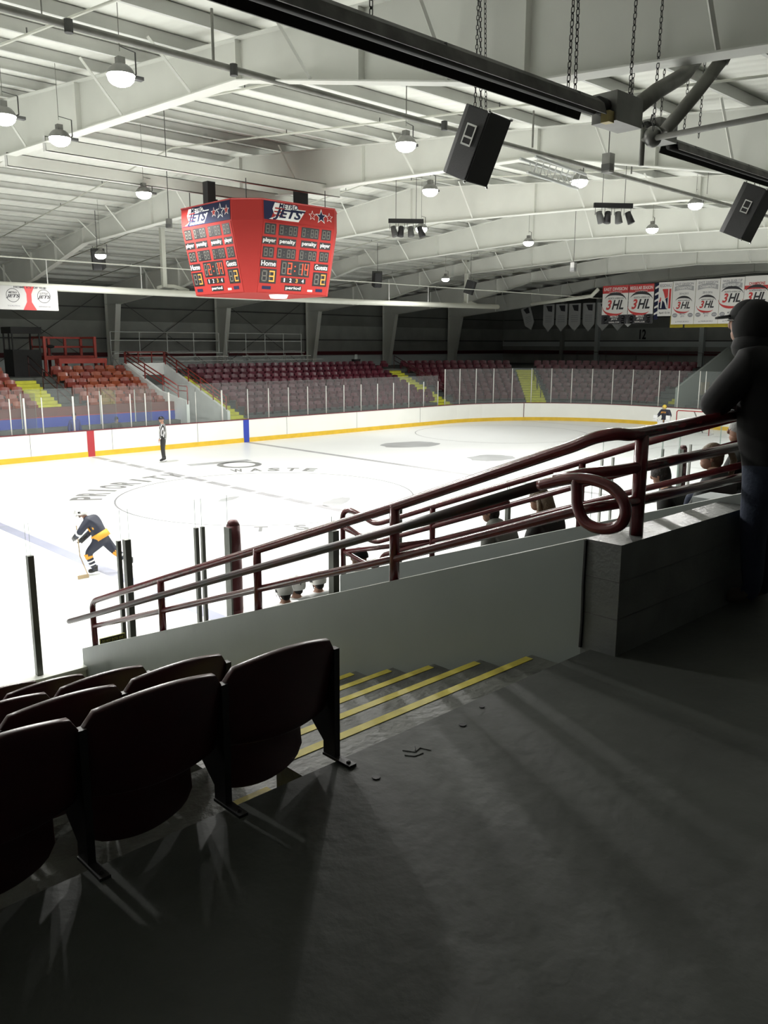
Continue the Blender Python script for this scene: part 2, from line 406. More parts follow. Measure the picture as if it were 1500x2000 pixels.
# warning sign low on the boards
PAR = None
sg = MB().box((-11.40, -12.60, 1.28), (-11.10, -12.58, 1.40)).build('warning_sign', mat('sign_yellow', (.35, .33, .06), .5)); tag(sg, 'small yellow and black warning sign low on the glass by the handrail end', 'sign')
MB().box((-11.39, -12.606, 1.335), (-11.11, -12.60, 1.395)).build('black_band', M_BLACK, sg)
put('lettering', fitted('DO NOT ENTER RINK', .26, .035, .001, 0, .01), mat('sign_letter', (.5, .48, .1), .5), sg, Matrix.Translation((-11.25, -12.608, 1.365)) @ Matrix.Rotation(PI/2, 4, 'X'))

# ================================================================ BUILDING SHELL
YR = 1.6
def zt(y): return 10.25-.095*abs(y-YR)
def zb(y):
    d = abs(y-YR); P = [(0, 9.0), (11.2, 8.62), (16.7, 7.47), (23.6, 6.87)]
    for (a0, b0), (a1, b1) in zip(P[:-1], P[1:]):
        if d <= a1: return b0+(b1-b0)*(d-a0)/(a1-a0)
    return 6.87
XL, XE = -24.0, 45.7; YF, YN = 27.0, -23.8
# ceiling deck
dk = MB()
for sgn in (1, -1):
    y1 = YF if sgn > 0 else YN; n = int(abs(y1-YR)/.30)
    ys = [YR+(y1-YR)*i/n for i in range(n+1)]
    for i in range(n):   # lapped corrugation running down the slope is too fine to see: plain pans with raised laps
        z0 = zt(ys[i])+.235; z1 = zt(ys[i+1])+.235
        dk.add([(XL, ys[i], z0), (XE, ys[i], z0), (XE, ys[i+1], z1), (XL, ys[i+1], z1)], [(0,1,2,3)])
rib = M_DECK.node_tree; b_ = rib.nodes['Principled BSDF']; wv = rib.nodes.new('ShaderNodeTexWave'); wv.bands_direction = 'X'; wv.inputs['Scale'].default_value = 1.05
tcn = rib.nodes.new('ShaderNodeTexCoord'); rib.links.new(tcn.outputs['Object'], wv.inputs['Vector']); bp = rib.nodes.new('ShaderNodeBump'); bp.inputs['Strength'].default_value = .5; bp.inputs['Distance'].default_value = .03
rib.links.new(wv.outputs['Fac'], bp.inputs['Height']); rib.links.new(bp.outputs[0], b_.inputs['Normal'])
struct(dk.build('ceiling', M_DECK), 'white ribbed metal roof deck')
def wall(name, a, b, m, label): return struct(MB().box(a, b).build(name, m), label)
WF = wall('wall_back', (XL, YF, 5.95), (XE+.2, YF+.2, 8.2), M_DARKP, 'dark insulated upper part of the far wall')
MB().box((XL, YF-.02, 3.0), (XE, YF+.18, 5.95)).build('wall_panel', M_LITEP, WF)
MB().box((XL, YF-.05, 3.0), (XE, YF-.02, 3.86)).build('pale_wainscot', M_PALEP, WF)
WE = struct(MB().prism([(YN, 5.95), (YF, 5.95), (YF, 8.0), (YR, 10.6), (YN, 7.9)], 'x', XE, XE+.2).build('wall_right', M_DARKP), 'dark end wall behind the banners')
MB().box((XE-.02, YN, 3.0), (XE+.18, YF, 5.95)).build('wall_panel', M_LITEP, WE)
MB().box((XE-.05, YN, 4.5), (XE-.02, YF, 4.95)).build('pale_strip', M_PALEP, WE)
wall('wall_near', (XL, YN-.2, 0), (XE, YN, 8.2), mat('near_wall_dark', (.03, .03, .03), .8), 'dark wall behind the near concourse')  # out of view; near black so little light bounces back from behind the camera
wall('wall_left', (XL-.2, YN, 0), (XL, YF, 10.6), M_LITEP, 'grey end wall out of view on the left')
k = 0
for z in (3.98, 4.9, 6.7):
    g1 = struct(MB().box((XL, YF-.12, z), (XE-.2, YF-.05, z+(.07 if z > 4 else .10))).build('trim_%d' % (k+1), M_GIRT), 'dark horizontal girt on the far wall'); k += 1
    struct(MB().box((XE-.14, YN, z), (XE-.06, YF-.2, z+.08)).build('trim_%d' % (k+1), M_GIRT), 'dark horizontal girt on the end wall'); k += 1
struct(MB().box((XL, YF-.20, 3.86), (XE-.2, YF-.12, 4.12)).build('trim_%d' % (k+1), M_MARB), 'maroon band along the far wall'); k += 1
struct(MB().box((XE-.24, YN, 3.86), (XE-.14, YF-.2, 4.16)).build('trim_%d' % (k+1), M_MARB), 'maroon band along the end wall')
n12 = put('wall_number', fitted('12', .55, .75, .01, 0, .02), M_BLACK, None, Matrix.Translation((XE-.03, 13.2, 5.45)) @ Matrix.Rotation(-PI/2, 4, 'Z') @ Matrix.Rotation(PI/2, 4, 'X'))
tag(n12, 'black number 12 painted on the end wall below the banners', 'painted number')
for i, (y, w_) in enumerate(((20.5, .25), (17.1, .3), (8.2, .35))):
    tag(MB().box((XE-.45, y-w_/2, 3.05), (XE-.06, y+w_/2, 8.4 if i < 2 else 6.2)).build('wall_column', M_PALEP if i else M_LITEP), ['grey steel column near the far corner of the end wall', 'grey steel column on the end wall below the red banners', 'pale steel column on the end wall below the yellow banners'][i], 'column')

# rigid frames
FRX = [-14.7, -7.2, .5, 8.0, 15.5, 23.0, 30.5, 38.0]
FL = ['white steel roof frame above and behind the viewer', 'white steel roof frame nearest the camera, with the hanging heater under it', 'white steel roof frame just past the scoreboard', 'white steel roof frame third from the camera',
      'white steel roof frame fourth from the camera', 'white steel roof frame fifth from the camera', 'white steel roof frame over the far end boards', 'white steel roof frame farthest away, behind the banners']
for fi, X in enumerate(FRX):
    t = thing('roof_frame', FL[fi], 'steel frame', (X, YR, 0))
    ds = [0, 11.2, 16.7, 23.6]
    web = MB(); fl = MB()
    for sg_ in (1, -1):
        for d0, d1 in zip(ds[:-1], ds[1:]):
            y0, y1 = sg_*d0, sg_*d1
            poly = [(y0, zb(YR+y0)), (y1, zb(YR+y1)), (y1, zt(YR+y1)), (y0, zt(YR+y0))]
            if sg_ < 0: poly = poly[::-1]
            web.prism(poly, 'x', -.006, .006)
            for zf, th in ((zb, -.018), (zt, .018)):
                a0, a1 = zf(YR+y0), zf(YR+y1)
                p2 = [(y0, a0), (y1, a1), (y1, a1+th), (y0, a0+th)]
                fl.prism(p2, 'x', -.13, .13)
        # column (tapered)
        yo = sg_*25.0
        web.prism([(sg_*23.6, 6.87), (yo, 6.87), (yo, zt(YR+yo)), (sg_*23.6, zt(YR+sg_*23.6))], 'x', -.006, .006)
        web.prism([(sg_*23.6, 6.87), (yo, 6.87), (yo, 3.0), (sg_*24.4, 3.0)], 'x', -.006, .006)
        fl.prism([(sg_*23.6, 6.87), (sg_*24.4, 3.0), (sg_*24.43, 3.0), (sg_*23.63, 6.87)], 'x', -.16, .16)
        fl.prism([(yo, zt(YR+yo)), (yo, 3.0), (yo+.02*sg_, 3.0), (yo+.02*sg_, zt(YR+yo))], 'x', -.16, .16)
        fl.prism([(sg_*23.6, 6.87), (yo, 6.87), (yo, 6.89), (sg_*23.6, 6.89)], 'x', -.14, .14)
    web.build('web_plate', M_STEEL, t); fl.build('flange', M_STEEL, t)
    for d in (0, 5.6, 11.2, 14.0, 16.7, 20.1):
        for sg_ in (1, -1):
            if d == 0 and sg_ < 0: continue
            y = sg_*d; MB().box((-.11, y-.008, zb(YR+y)), (.11, y+.008, zt(YR+y))).build('stiffener', M_STEEL, t)
    for d in (3.0, 7.5, 9.9, 13.0, 15.6, 18.9):
        for sg_ in (1, -1):
            for sx in (1, -1):
                y = sg_*d; MB().tube([(sx*.1, y, zb(YR+y)+.01), (sx*.85, y, zt(YR+y)+.05)], .028, 4).build('flange_brace', M_STEEL, t)
# purlins
pl = MB(); Lx0, Lx1 = XL+.1, XE-.1
pl.box((Lx0, -.006, .02), (Lx1, .006, .22)); pl.box((Lx0, -.065, .018), (Lx1, .006, .024)); pl.box((Lx0, -.006, .216), (Lx1, .065, .222))
pm = None
for sg_ in (1, -1):
    for i in range(17):
        d = .75+1.5*i
        if d > 24.7: continue
        y = YR+sg_*d
        if pm is None: o = pl.build('roof_purlin', M_PURL); pm = o
        else: o = pm.copy(); C.objects.link(o)
        o.location = (0, y, zt(y))
        o.rotation_euler = (-sg_*.095 if sg_ > 0 else .095, 0, 0)
        nth = 'far' if sg_ > 0 else 'near'
        tag(o, 'long white purlin under the %s slope of the roof deck' % nth, 'purlin', 'roof purlins on the %s slope' % nth)
# thin sprinkler pipes across the purlins
for i, x in enumerate((-9.45, -5.4, -1.9, 2.3, 5.8, 9.6, 13.2, 17.3, 21.0, 25.2, 28.5)):
    b = MB()
    ya, yb = YR+.4, YF-3
    b.tube([(x, YN+2, zt(YN+2)-.08), (x, YR, zt(YR)-.08), (x, YF-2, zt(YF-2)-.08)], .022, 6)
    o = b.build('sprinkler_pipe', M_PIPEW, smooth=True)
    tag(o, 'thin white sprinkler pipe crossing under the purlins between two frames', 'pipe', 'sprinkler pipes under the roof')
    for j in range(14):
        y = YN+3.5+j*3.3; z = zt(y)-.08
        MB().tube([(x, y, z), (x, y, z+.10)], .012, 5).build('pipe_hanger', M_GIRT, o)
# grey main pipe along the roof
b = MB(); b.tube([(-22, -10.6, 8.40), (-8.3, -10.6, 8.40), (8, -10.4, 8.36), (24, -10.2, 8.3)], .045, 10)
mp = tag(b.build('main_pipe', M_PIPE, smooth=True), 'long grey pipe slung lengthwise under the roof, passing behind the big speaker', 'pipe')
for x in (-13.5, -10.7, -8.35, -4.6, -1.1, 2.6, 6.3, 10): MB().tube([(x, -10.6, 8.42), (x, -10.6, zt(-10.6))], .02 if x in (-8.35, -1.1, 2.6) else .008, 6).build('pipe_hanger', M_PIPE, mp)
for x in (-10.4, -8.05, -3.7): MB().tube([(x, -10.64, 8.3), (x, -10.64, 8.45)], .055, 8).build('pipe_clamp', M_GIRT, mp)

# ---------------------------------------------------------------- lamps
LM = None
def lamp(x, y, z, label, tilt=0):
    t = thing('high_bay_lamp', label, 'lamp', (x, y, z))
    MB().ell((0, 0, 0), (.195, .195, .13), seg=16, ring=8).build('glowing_lens', M_LAMP, t, True)
    MB().ell((0, 0, .0), (.21, .21, .19), seg=16, ring=5, t0=0, t1=PI*.46).build('reflector', M_GALV, t, True)
    MB().box((-.055, -.055, .15), (.055, .055, .27)).build('ballast_box', M_GALV, t)
    zz = zt(y)-z
    MB().tube([(0, 0, .35), (0, 0, zz+.2)], .006, 5).build('hanging_rod', M_PIPE, t)
    b = MB(); b.tube([(.3, .1, .42), (.3, .1, .12), (.2, .1, .06)], .012, 5); b.tube([(.3, .1, .42), (.0, .0, .42)], .008, 5); b.box((.22, .05, .04), (.40, .15, .09)); b.build('side_bracket', M_GIRT, t)
    l = bpy.data.lights.new('lamp_light', 'SPOT'); l.energy = LAMP_POWER; l.spot_size = R(LAMP_ANGLE); l.spot_blend = .4; l.shadow_soft_size = .12; l.color = LAMP_COLOR
    lo = bpy.data.objects.new('lamp_light', l); C.objects.link(lo); lo.parent = t; lo.location = (0, 0, -.15)
    return t
for x, y, z, lb in ((-8.9, -9.0, 8.45, 'brightest white high bay lamp at top left in front of the nearest frame'), (-9.3, -5.5, 8.45, 'glaring high bay lamp cut by the left edge of the photo'), (-7.85, -4.4, 8.5, 'high bay lamp glaring behind the nearest frame above the white beams'),
    (-2.9, -8.9, 8.45, 'high bay lamp left of the big hanging speaker'), (-3.9, -.3, 8.45, 'high bay lamp up left of the scoreboard'), (1.1, -5.8, 8.45, 'high bay lamp below left of the big hanging speaker'),
    (2.5, -9.3, 8.4, 'high bay lamp beside the white lighting truss'), (6.1, -.7, 8.45, 'high bay lamp right of the left row of black stage lights'), (11.8, -.9, 8.45, 'high bay lamp high above the far corner glass'),
    (7.9, -9.5, 8.45, 'high bay lamp just left of the right hand speaker'), (11.7, -6.1, 8.45, 'high bay lamp above the red banners'), (-.9, 8.6, 7.75, 'small high bay lamp beside the left small speaker'), (17.6, 8.6, 7.9, 'small distant high bay lamp between the two right small speakers'),
    (-14.5, -8.9, 8.45, 'high bay lamp out of frame on the left near side'), (-15.2, 0, 8.45, 'high bay lamp out of frame over the left middle'), (-14.5, 8.0, 8.3, 'high bay lamp out of frame over the left far side'), (18.6, -9.4, 8.3, 'high bay lamp out of frame over the right near side'), (24, -6, 8.2, 'high bay lamp out of frame over the far goal')):
    lamp(x, y, z, lb)

# ================================================================ NEAR STAND
Y0 = -18.93
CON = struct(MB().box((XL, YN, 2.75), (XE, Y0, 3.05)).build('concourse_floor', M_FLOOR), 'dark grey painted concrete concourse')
cr = MB()
for pts in ([(-13.10, -19.02), (-13.05, -19.10), (-12.98, -19.08), (-12.95, -19.16)], [(-13.14, -19.08), (-13.10, -19.14), (-13.02, -19.15)], [(-12.99, -19.03), (-13.03, -19.08)]):
    cr.tube([(-13.05+(x+13.05)*.55, -19.08+(y+19.08)*.55, 3.0505) for x, y in pts], .003, 4)
cr.build('cracked_patch', M_JOINT, CON)
for x, y, r in ((-13.3, -19.13, .016), (-12.73, -19.06, .016), (-12.53, -19.0, .012)): MB().tube([(x, y, 3.049), (x, y, 3.054)], r, 8).build('bolt_hole', M_BLACK, CON)
SX0, SX1 = -13.34, -11.55
gs = MB()
for k_ in range(1, 9):
    y0 = Y0+.75*(k_-1); z = 3.05-.27*k_
    gs.box((XL, y0, 0), (SX0, y0+.75, z)); gs.box((-9.85, y0, 0), (16, y0+.75, z))
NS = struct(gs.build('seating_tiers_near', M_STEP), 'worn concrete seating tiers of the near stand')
st = MB(); st2 = []
for k_ in range(1, 15):
    yb_ = Y0 if k_ == 1 else Y0+.375*(k_-1); z = 3.05-.135*k_
    st.box((SX0, yb_, 0), (SX1, Y0+.375*k_, z)); st2.append((Y0+.375*k_, z))
ST = struct(st.build('aisle_steps', M_STEP), 'worn concrete aisle steps beside the grey wall')
for y, z in st2:
    MB().box((SX0, y-.047, z-.03), (SX1-.05, y+.003, z+.003)).build('nosing_stripe', M_NOSE, ST)
MB().box((-13.56, Y0+.10, 2.78), (-13.36, Y0+.42, 2.784)).build('painted_patch', mat('dirty_yellow', (.26, .21, .02), .7, var=.3, vscale=8), NS)
MB().box((-12.9, -13.68, 0), (-9.9, -12.55, .9)).build('front_walkway', M_STEP, NS)
MB().box((XL, -12.93-.0, 0), (-12.9, -12.55, .8)).build('front_walkway', M_STEP, NS)
# vomitory walls
V1 = struct(MB().prism([(-12.46, 0), (-12.46, 1.29), (-18.87, 3.645), (-18.87, 0)], 'x', -11.55, -11.42).build('wall_vomitory_1', M_WALLN), 'smooth grey sloping wall beside the aisle steps')
V2 = struct(MB().prism([(-15.09, 0), (-15.09, 2.38), (-17.2, 3.10), (-19.02, 3.72), (-19.02, 0)], 'x', -10.0, -9.87).build('wall_vomitory_2', M_WALLN), 'second grey sloping wall past the stair opening')
BW = struct(MB().box((-11.55, -19.08, 0), (-9.85, -18.87, 3.645)).build('wall_block', M_BLOCK), 'low grey painted block wall at the head of the stair opening')
for z in (3.25, 3.45):
    MB().box((-11.55, -19.083, z-.002), (-9.85, -19.08, z+.002)).build('mortar_joint', M_JOINT, BW); MB().box((-11.552, -19.08, z-.003), (-11.55, -18.87, z+.003)).build('mortar_joint', M_JOINT, BW)
MB().tube([(-11.556, -18.875, 3.64), (-11.556, -18.872, 3.4), (-11.556, -18.876, 3.2), (-11.556, -18.872, 3.05)], .009, 5).build('open_crack', M_BLACK, BW)

# railings
def curve(P, n=5):
    P = [Vector(p) for p in P]; out = []
    for i in range(len(P)-1):
        p0, p1, p2, p3 = P[max(0, i-1)], P[i], P[i+1], P[min(len(P)-1, i+2)]
        if (p2-p1).length > .45: out += [p1]; continue
        m1 = (p2-p0)*.5; m2 = (p3-p1)*.5; L = (p2-p1).length
        if m1.length > L: m1 = m1.normalized()*L
        if m2.length > L: m2 = m2.normalized()*L
        for k in range(n):
            t = k/n; out.append((2*t**3-3*t*t+1)*p1+(t**3-2*t*t+t)*m1+(-2*t**3+3*t*t)*p2+(t**3-t*t)*m2)
    return out+[P[-1]]
def poly3(X, pts): return [(X, y, z) for y, z in pts]
RL = thing('stair_railing', 'maroon pipe railing along the sloping wall, ending in the lower left', 'railing', (-11.49, -12.7, 1.29))
def reb(mb, name, m, par):  # keep world coordinates under a moved parent
    o = mb.build(name, m, par, True); o.location = -Vector(par.location); return o
XR = -11.50
reb(MB().tube(curve(poly3(XR, [(-12.70, 1.37), (-12.69, 1.80), (-12.72, 1.865), (-12.80, 1.92), (-14.24, 2.45), (-15.81, 3.02), (-17.39, 3.60), (-18.72, 4.11), (-18.86, 4.17)])+[(-11.47, -18.96, 4.195), (-11.40, -19.0, 4.19), (-11.25, -19.0, 4.19), (-10.28, -19.0, 4.22), (-9.0, -19.0, 4.22)]), .033, 12), 'top_rail', M_RAIL, RL)
reb(MB().tube(curve(poly3(XR, [(-12.70, 1.60), (-17.39, 3.25), (-18.80, 3.78)])+[(-11.45, -18.97, 3.83), (-11.25, -19.0, 3.83), (-9.0, -19.0, 3.81)]), .028, 12), 'lower_rail', M_RAIL, RL)
reb(MB().tube([(-11.58, -18.68, 3.945), (-11.54, -18.84, 3.985), (-11.45, -18.97, 4.005), (-11.25, -19.0, 4.01), (-9.0, -19.0, 4.03)], .03, 12), 'middle_rail', M_RAIL, RL)
def wtop1(y): return 1.29+(y+12.46)*(3.645-1.29)/(-18.87+12.46)
for y in (-14.23, -15.82, -17.39):
    reb(MB().tube([(XR, y, wtop1(y)-.02), (XR, y, wtop1(y)+.51)], .034, 10), 'post', M_RAIL, RL)
reb(MB().tube([(-11.27, -19.0, 3.64), (-11.27, -19.0, 4.18)], .036, 10), 'post', M_RAIL, RL)
HR = thing('handrail', 'worn thick handrail ending in a D shaped loop at the top', 'handrail', (-11.62, -12.3, 1.55))
reb(MB().tube(curve(poly3(-11.60, [(-12.28, 1.575), (-12.6, 1.69), (-15.0, 2.57), (-17.48, 3.475), (-18.60, 3.90)])), .030, 12), 'grip_pipe', M_RAILW, HR)
reb(MB().tube(curve(poly3(-11.60, [(-18.60, 3.90), (-18.74, 3.945), (-18.84, 3.965), (-18.95, 3.965), (-19.04, 3.94), (-19.10, 3.89), (-19.12, 3.83), (-19.10, 3.77), (-19.04, 3.735), (-18.97, 3.725), (-18.90, 3.74), (-18.86, 3.78), (-18.84, 3.83), (-18.835, 3.88), (-18.83, 3.96)])), .030, 12), 'return_loop', M_RAIL, HR)
for y in (-14.23, -15.82, -17.39):
    zc = 1.575+(y+12.28)*(3.475-1.575)/(-17.48+12.28); reb(MB().tube([(-11.60, y, zc), (-11.50, y, zc-.02)], .012, 6), 'bracket', M_RAIL, HR)
RL2 = thing('stair_railing', 'maroon pipe railing beyond the stair opening, with curled lower ends', 'railing', (-9.93, -15.1, 2.4))
X2 = -9.96
reb(MB().tube(curve(poly3(X2, [(-15.10, 2.36), (-15.09, 2.95), (-15.12, 3.02), (-15.2, 3.05), (-15.35, 3.03), (-15.53, 2.98), (-15.66, 3.0), (-16.30, 3.24), (-18.28, 3.97), (-18.92, 4.19)])), .026, 10), 'top_rail', M_RAIL, RL2)
reb(MB().tube(curve(poly3(X2, [(-15.10, 2.86), (-15.50, 2.80), (-15.62, 2.81), (-16.30, 3.06), (-18.1, 3.73), (-18.95, 4.03)])), .023, 10), 'middle_rail', M_RAIL, RL2)
reb(MB().tube(curve(poly3(X2-.09, [(-15.25, 2.92), (-15.45, 2.86), (-15.62, 2.87), (-16.30, 3.10), (-17.2, 3.42)])), .018, 10), 'grip_pipe', M_RAIL, RL2)
reb(MB().tube(curve(poly3(X2, [(-15.12, 2.62), (-15.55, 2.55), (-15.7, 2.7), (-16.30, 2.93), (-18.33, 3.66), (-19.0, 3.9)])), .023, 10), 'lower_rail', M_RAIL, RL2)
reb(MB().tube(curve(poly3(X2, [(-15.12, 2.62), (-16.30, 2.93)])), .023, 10), 'lower_rail', M_RAIL, RL2)
for y, z0, z1 in ((-16.30, 2.76, 3.23), (-17.8, 3.28, 3.78)): reb(MB().tube([(X2, y, z0), (X2, y, z1)], .026, 10), 'post', M_RAIL, RL2)

# ---------------------------------------------------------------- near seats (origin: foot of the row, x right, y toward the ice)
def shell(fn, nu, nv, th):
    b = MB(); F = []; B = []
    P = [[Vector(fn(-1+2*i/nu, j/nv)) for i in range(nu+1)] for j in range(nv+1)]
    N = lambda i, j: j*(nu+1)+i
    vs = [p for r in P for p in r]; off = []
    for j in range(nv+1):
        for i in range(nu+1):
            du = P[j][min(nu, i+1)]-P[j][max(0, i-1)]; dv = P[min(nv, j+1)][i]-P[max(0, j-1)][i]
            n = du.cross(dv); n.normalize(); off.append(P[j][i]+n*th)
    tot = len(vs); fs = []
    for j in range(nv):
        for i in range(nu):
            fs.append((N(i, j), N(i+1, j), N(i+1, j+1), N(i, j+1))); fs.append((N(i, j)+tot, N(i, j+1)+tot, N(i+1, j+1)+tot, N(i+1, j)+tot))
    rim = [(N(i, 0), N(i+1, 0)) for i in range(nu)]+[(N(nu, j), N(nu, j+1)) for j in range(nv)]+[(N(i+1, nv), N(i, nv)) for i in range(nu)][::1]+[(N(0, j+1), N(0, j)) for j in range(nv)]
    for a_, c_ in rim: fs.append((c_, a_, a_+tot, c_+tot))
    return b.add(vs+off, fs)
def fn_back(u, v):
    top = .53-.04*u*u - .04*max(0, abs(u)-.88)/.12; z0 = .185+.02*u*u
    z = z0+(top-z0)*v
    hw = .245*(1-.03*(1-v))
    return (u*hw, -.005+.045*u*u-.045*v, z)
def fn_pan(u, v):
    z0 = -.055+.045*u*u+.035*max(0, abs(u)-.82)/.18; z = z0+(.275-z0)*v
    return (u*(.222-.015*(1-v)), .175-.035*v+.03*u*u-.05*(1-v)**2, z)
BK = shell(fn_back, 16, 10, -.028); PN = shell(fn_pan, 14, 8, -.022)
def bev(o, w_=.006):
    m = o.modifiers.new('bevel', 'BEVEL'); m.width = w_; m.segments = 2; m.limit_method = 'ANGLE'; m.angle_limit = R(50); return o
bkme = pnme = None
def near_seat(x, y, z, label, end=False, group=None, m=None, down=False):
    global bkme, pnme
    t = thing('stadium_seat', label, 'seat', (x, y, z), 0, group)
    if bkme is None:
        o = bev(BK.build('backrest', M_SEATN, t, True)); bkme = o.data
    else: o = bev(link('backrest', bkme, t))
    if m: o.material_slots[0].link = 'OBJECT'; o.material_slots[0].material = m
    if pnme is None:
        o = bev(PN.build('seat_pan', M_SEATN, t, True)); pnme = o.data
    else: o = bev(link('seat_pan', pnme, t))
    if m: o.material_slots[0].link = 'OBJECT'; o.material_slots[0].material = m
    if down: o.rotation_euler = (R(80), 0, 0); hv = Vector((0, .13, .20)); o.location = hv-Matrix.Rotation(R(80), 3, 'X') @ Vector((0, .13, .24))
    for sx in ((-1, 1) if end else (-1,)):
        xx = sx*.25; b = MB(); b.prism([(-.01, 0), (.06, 0), (.06, .06), (.22, .20), (.22, .30), (.08, .34), (.02, .455), (-.012, .455)], 'x', xx-.013, xx+.013)
        s_ = b.build('support', M_IRON, t); b = MB(); b.box((xx-.018, -.10, 0), (xx+.018, .06, .010)); b.ell((xx, -.075, .010), (.010, .010, .010), seg=8, ring=4); b.build('foot_plate', M_IRON, s_)
    return t
rowname = ['back row', 'second row down', 'third row down', 'fourth row down', 'fifth row down']
pos_n = ['at the aisle end', 'second from the aisle', 'third from the aisle', 'fourth from the aisle', 'fifth from the aisle']
for r_ in range(5):
    for c_ in range(4 if r_ < 1 else 5):
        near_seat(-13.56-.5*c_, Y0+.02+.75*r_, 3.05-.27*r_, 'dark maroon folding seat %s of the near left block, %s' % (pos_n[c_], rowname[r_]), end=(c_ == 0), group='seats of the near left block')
SITS = ((-8.79, 6), (-8.02, 4), (-8.28, 3), (-6.95, 2), (-7.83, 1), (-7.27, 1))
M_SEATR = mat('near_orange_plastic', (.34, .09, .03), .4)
for r_ in range(4):
    for c_ in range(5 if r_ else 7):
        occ = any(rr0 == r_ and abs(-9.58+.5*c_-xx0) < .36 for xx0, rr0 in SITS)
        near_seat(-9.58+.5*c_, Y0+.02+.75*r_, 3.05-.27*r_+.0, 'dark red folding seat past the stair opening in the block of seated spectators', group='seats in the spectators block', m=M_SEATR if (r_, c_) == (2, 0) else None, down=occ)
tag(MB().box((-9.82, -18.86, 3.52), (-9.55, -18.60, 3.62)).build('seat_tray', M_PALEP), 'pale grey tray on the back row beside the standing man', 'tray')
# ================================================================ FAR STAND
SC = (21.97, 3.88)
def rowY(k_): return 18.93-.75*k_
tf = MB()
for k_ in range(1, 9):
    y1 = rowY(k_-1); z = 3.05-.27*k_
    tf.box((-24, y1-.75, 0), (5.0, y1, z)); tf.box((7.3, y1-.75, 0), (21.97, y1, z))
    r0 = y1-.75-3.88; r1 = y1-3.88; a0 = -PI/2*0; n = 16
    for i in range(n):
        A = PI/2-PI/2*i/n; Bq = PI/2-PI/2*(i+1)/n
        q = [(SC[0]+r*math.cos(a), SC[1]+r*math.sin(a)) for a in (A, Bq) for r in (r0, r1)]
        tf.prism([q[0], q[1], q[3], q[2]][::-1], 'z', 0, z)
    tf.box((21.97+r0, 1.2, 0), (21.97+r1, 3.88, z))
FT = struct(tf.build('seating_tiers_far', M_TIERF), 'concrete seating tiers of the far stand')
fc = MB(); fc.box((XL, 18.93, 0), (21.97, YF, 3.05)); fc.box((37.02, -10, 0), (XE, 3.88, 3.05))
n = 16
for i in range(n):
    A = PI/2-PI/2*i/n; Bq = PI/2-PI/2*(i+1)/n
    q = [(SC[0]+15.05*math.cos(a), SC[1]+15.05*math.sin(a)) for a in (A, Bq)]
    q2 = [(SC[0]+(40)*math.cos(a), SC[1]+40*math.sin(a)) for a in (A, Bq)]
    q2 = [(min(x, XE), min(y, YF)) for x, y in q2]
    fc.prism([q[0], q[1], q2[1], q2[0]], 'z', 2.75, 3.05)
struct(fc.build('far_concourse', M_TIERF), 'grey concourse floor behind the far seats')
# far aisles
def far_aisle(x0, x1, label, ext=16, ymin=13.0):
    b = MB()
    for k_ in range(1, ext+1):
        y1 = 18.93-.375*(k_-1)
        if y1-.375 < ymin: break
        b.box((x0, y1-.381, 0), (x1, y1, 3.05-.135*k_+.01))
    return struct(b.build('aisle_steps', M_STEPF), label)
far_aisle(7.32, 8.5, 'yellow aisle steps right of the white stair walls'); far_aisle(-1.0, .35, 'yellow aisle steps left of the faded red seats', ymin=14.3)
def rad_aisle(ang, wid, label, k1=16):
    b = MB(); u = Vector((math.cos(R(ang)), math.sin(R(ang)))); v = Vector((-u.y, u.x))
    for k_ in range(1, k1):
        r1 = 15.05-.375*(k_-1); r0 = r1-.375-.035; z = 3.05-.135*k_+.02
        q = [Vector(SC)+u*r0-v*wid/2, Vector(SC)+u*r1-v*wid/2, Vector(SC)+u*r1+v*wid/2, Vector(SC)+u*r0+v*wid/2]
        b.prism([(p.x, p.y) for p in q], 'z', z-.3, z)
        b.prism([(p.x, p.y) for p in (Vector(SC)+u*r0-v*wid/2, Vector(SC)+u*(r0+.05)-v*wid/2, Vector(SC)+u*(r0+.05)+v*wid/2, Vector(SC)+u*r0+v*wid/2)], 'z', z-.05, z+.004)
    return struct(b.build('aisle_steps', M_STEPF), label)
rad_aisle(83.3, 1.0, 'yellow aisle steps at the end of the main maroon block')
rad_aisle(45.5, 1.25, 'yellow steps running up through the far corner seats'); rad_aisle(-4.4, .95, 'yellow steps at the foot of the grey sloping end wall', 14)
# far stair opening (vomitory)
struct(MB().prism([(13.1, 0), (13.1, 1.46), (19.0, 3.62), (19.0, 0)], 'x', 7.2, 7.35).build('wall_far_vomitory_1', M_WHITEW), 'white sloping wall on the right of the far stair opening')
struct(MB().prism([(13.1, 0), (13.1, 2.05), (15.5, 2.42), (19.0, 3.66), (19.0, 0)], 'x', 5.0, 5.15).build('wall_far_vomitory_2', M_WHITEW), 'white sloping wall on the left of the far stair opening')
struct(MB().box((5.0, 18.95, 0), (7.35, 19.1, 3.66)).build('wall_far_vomitory_3', M_WHITEW), 'white back wall of the far stair opening')
bd = struct(MB().box((-24, 14.20, 0), (5.0, 14.45, 1.98)).build('wall_penalty_box', mat('box_brown', (.15, .05, .045), .6, var=.1)), 'brown red wall behind the penalty boxes')
MB().box((-24, 14.18, 1.15), (5.0, 14.20, 1.57)).build('blue_stripe', M_BLUEL, bd)['label'] = 'blue stripe along the penalty box wall'
MB().box((-24, 14.17, 1.57), (5.0, 14.20, 1.60)).build('red_strip', M_REDL, bd)
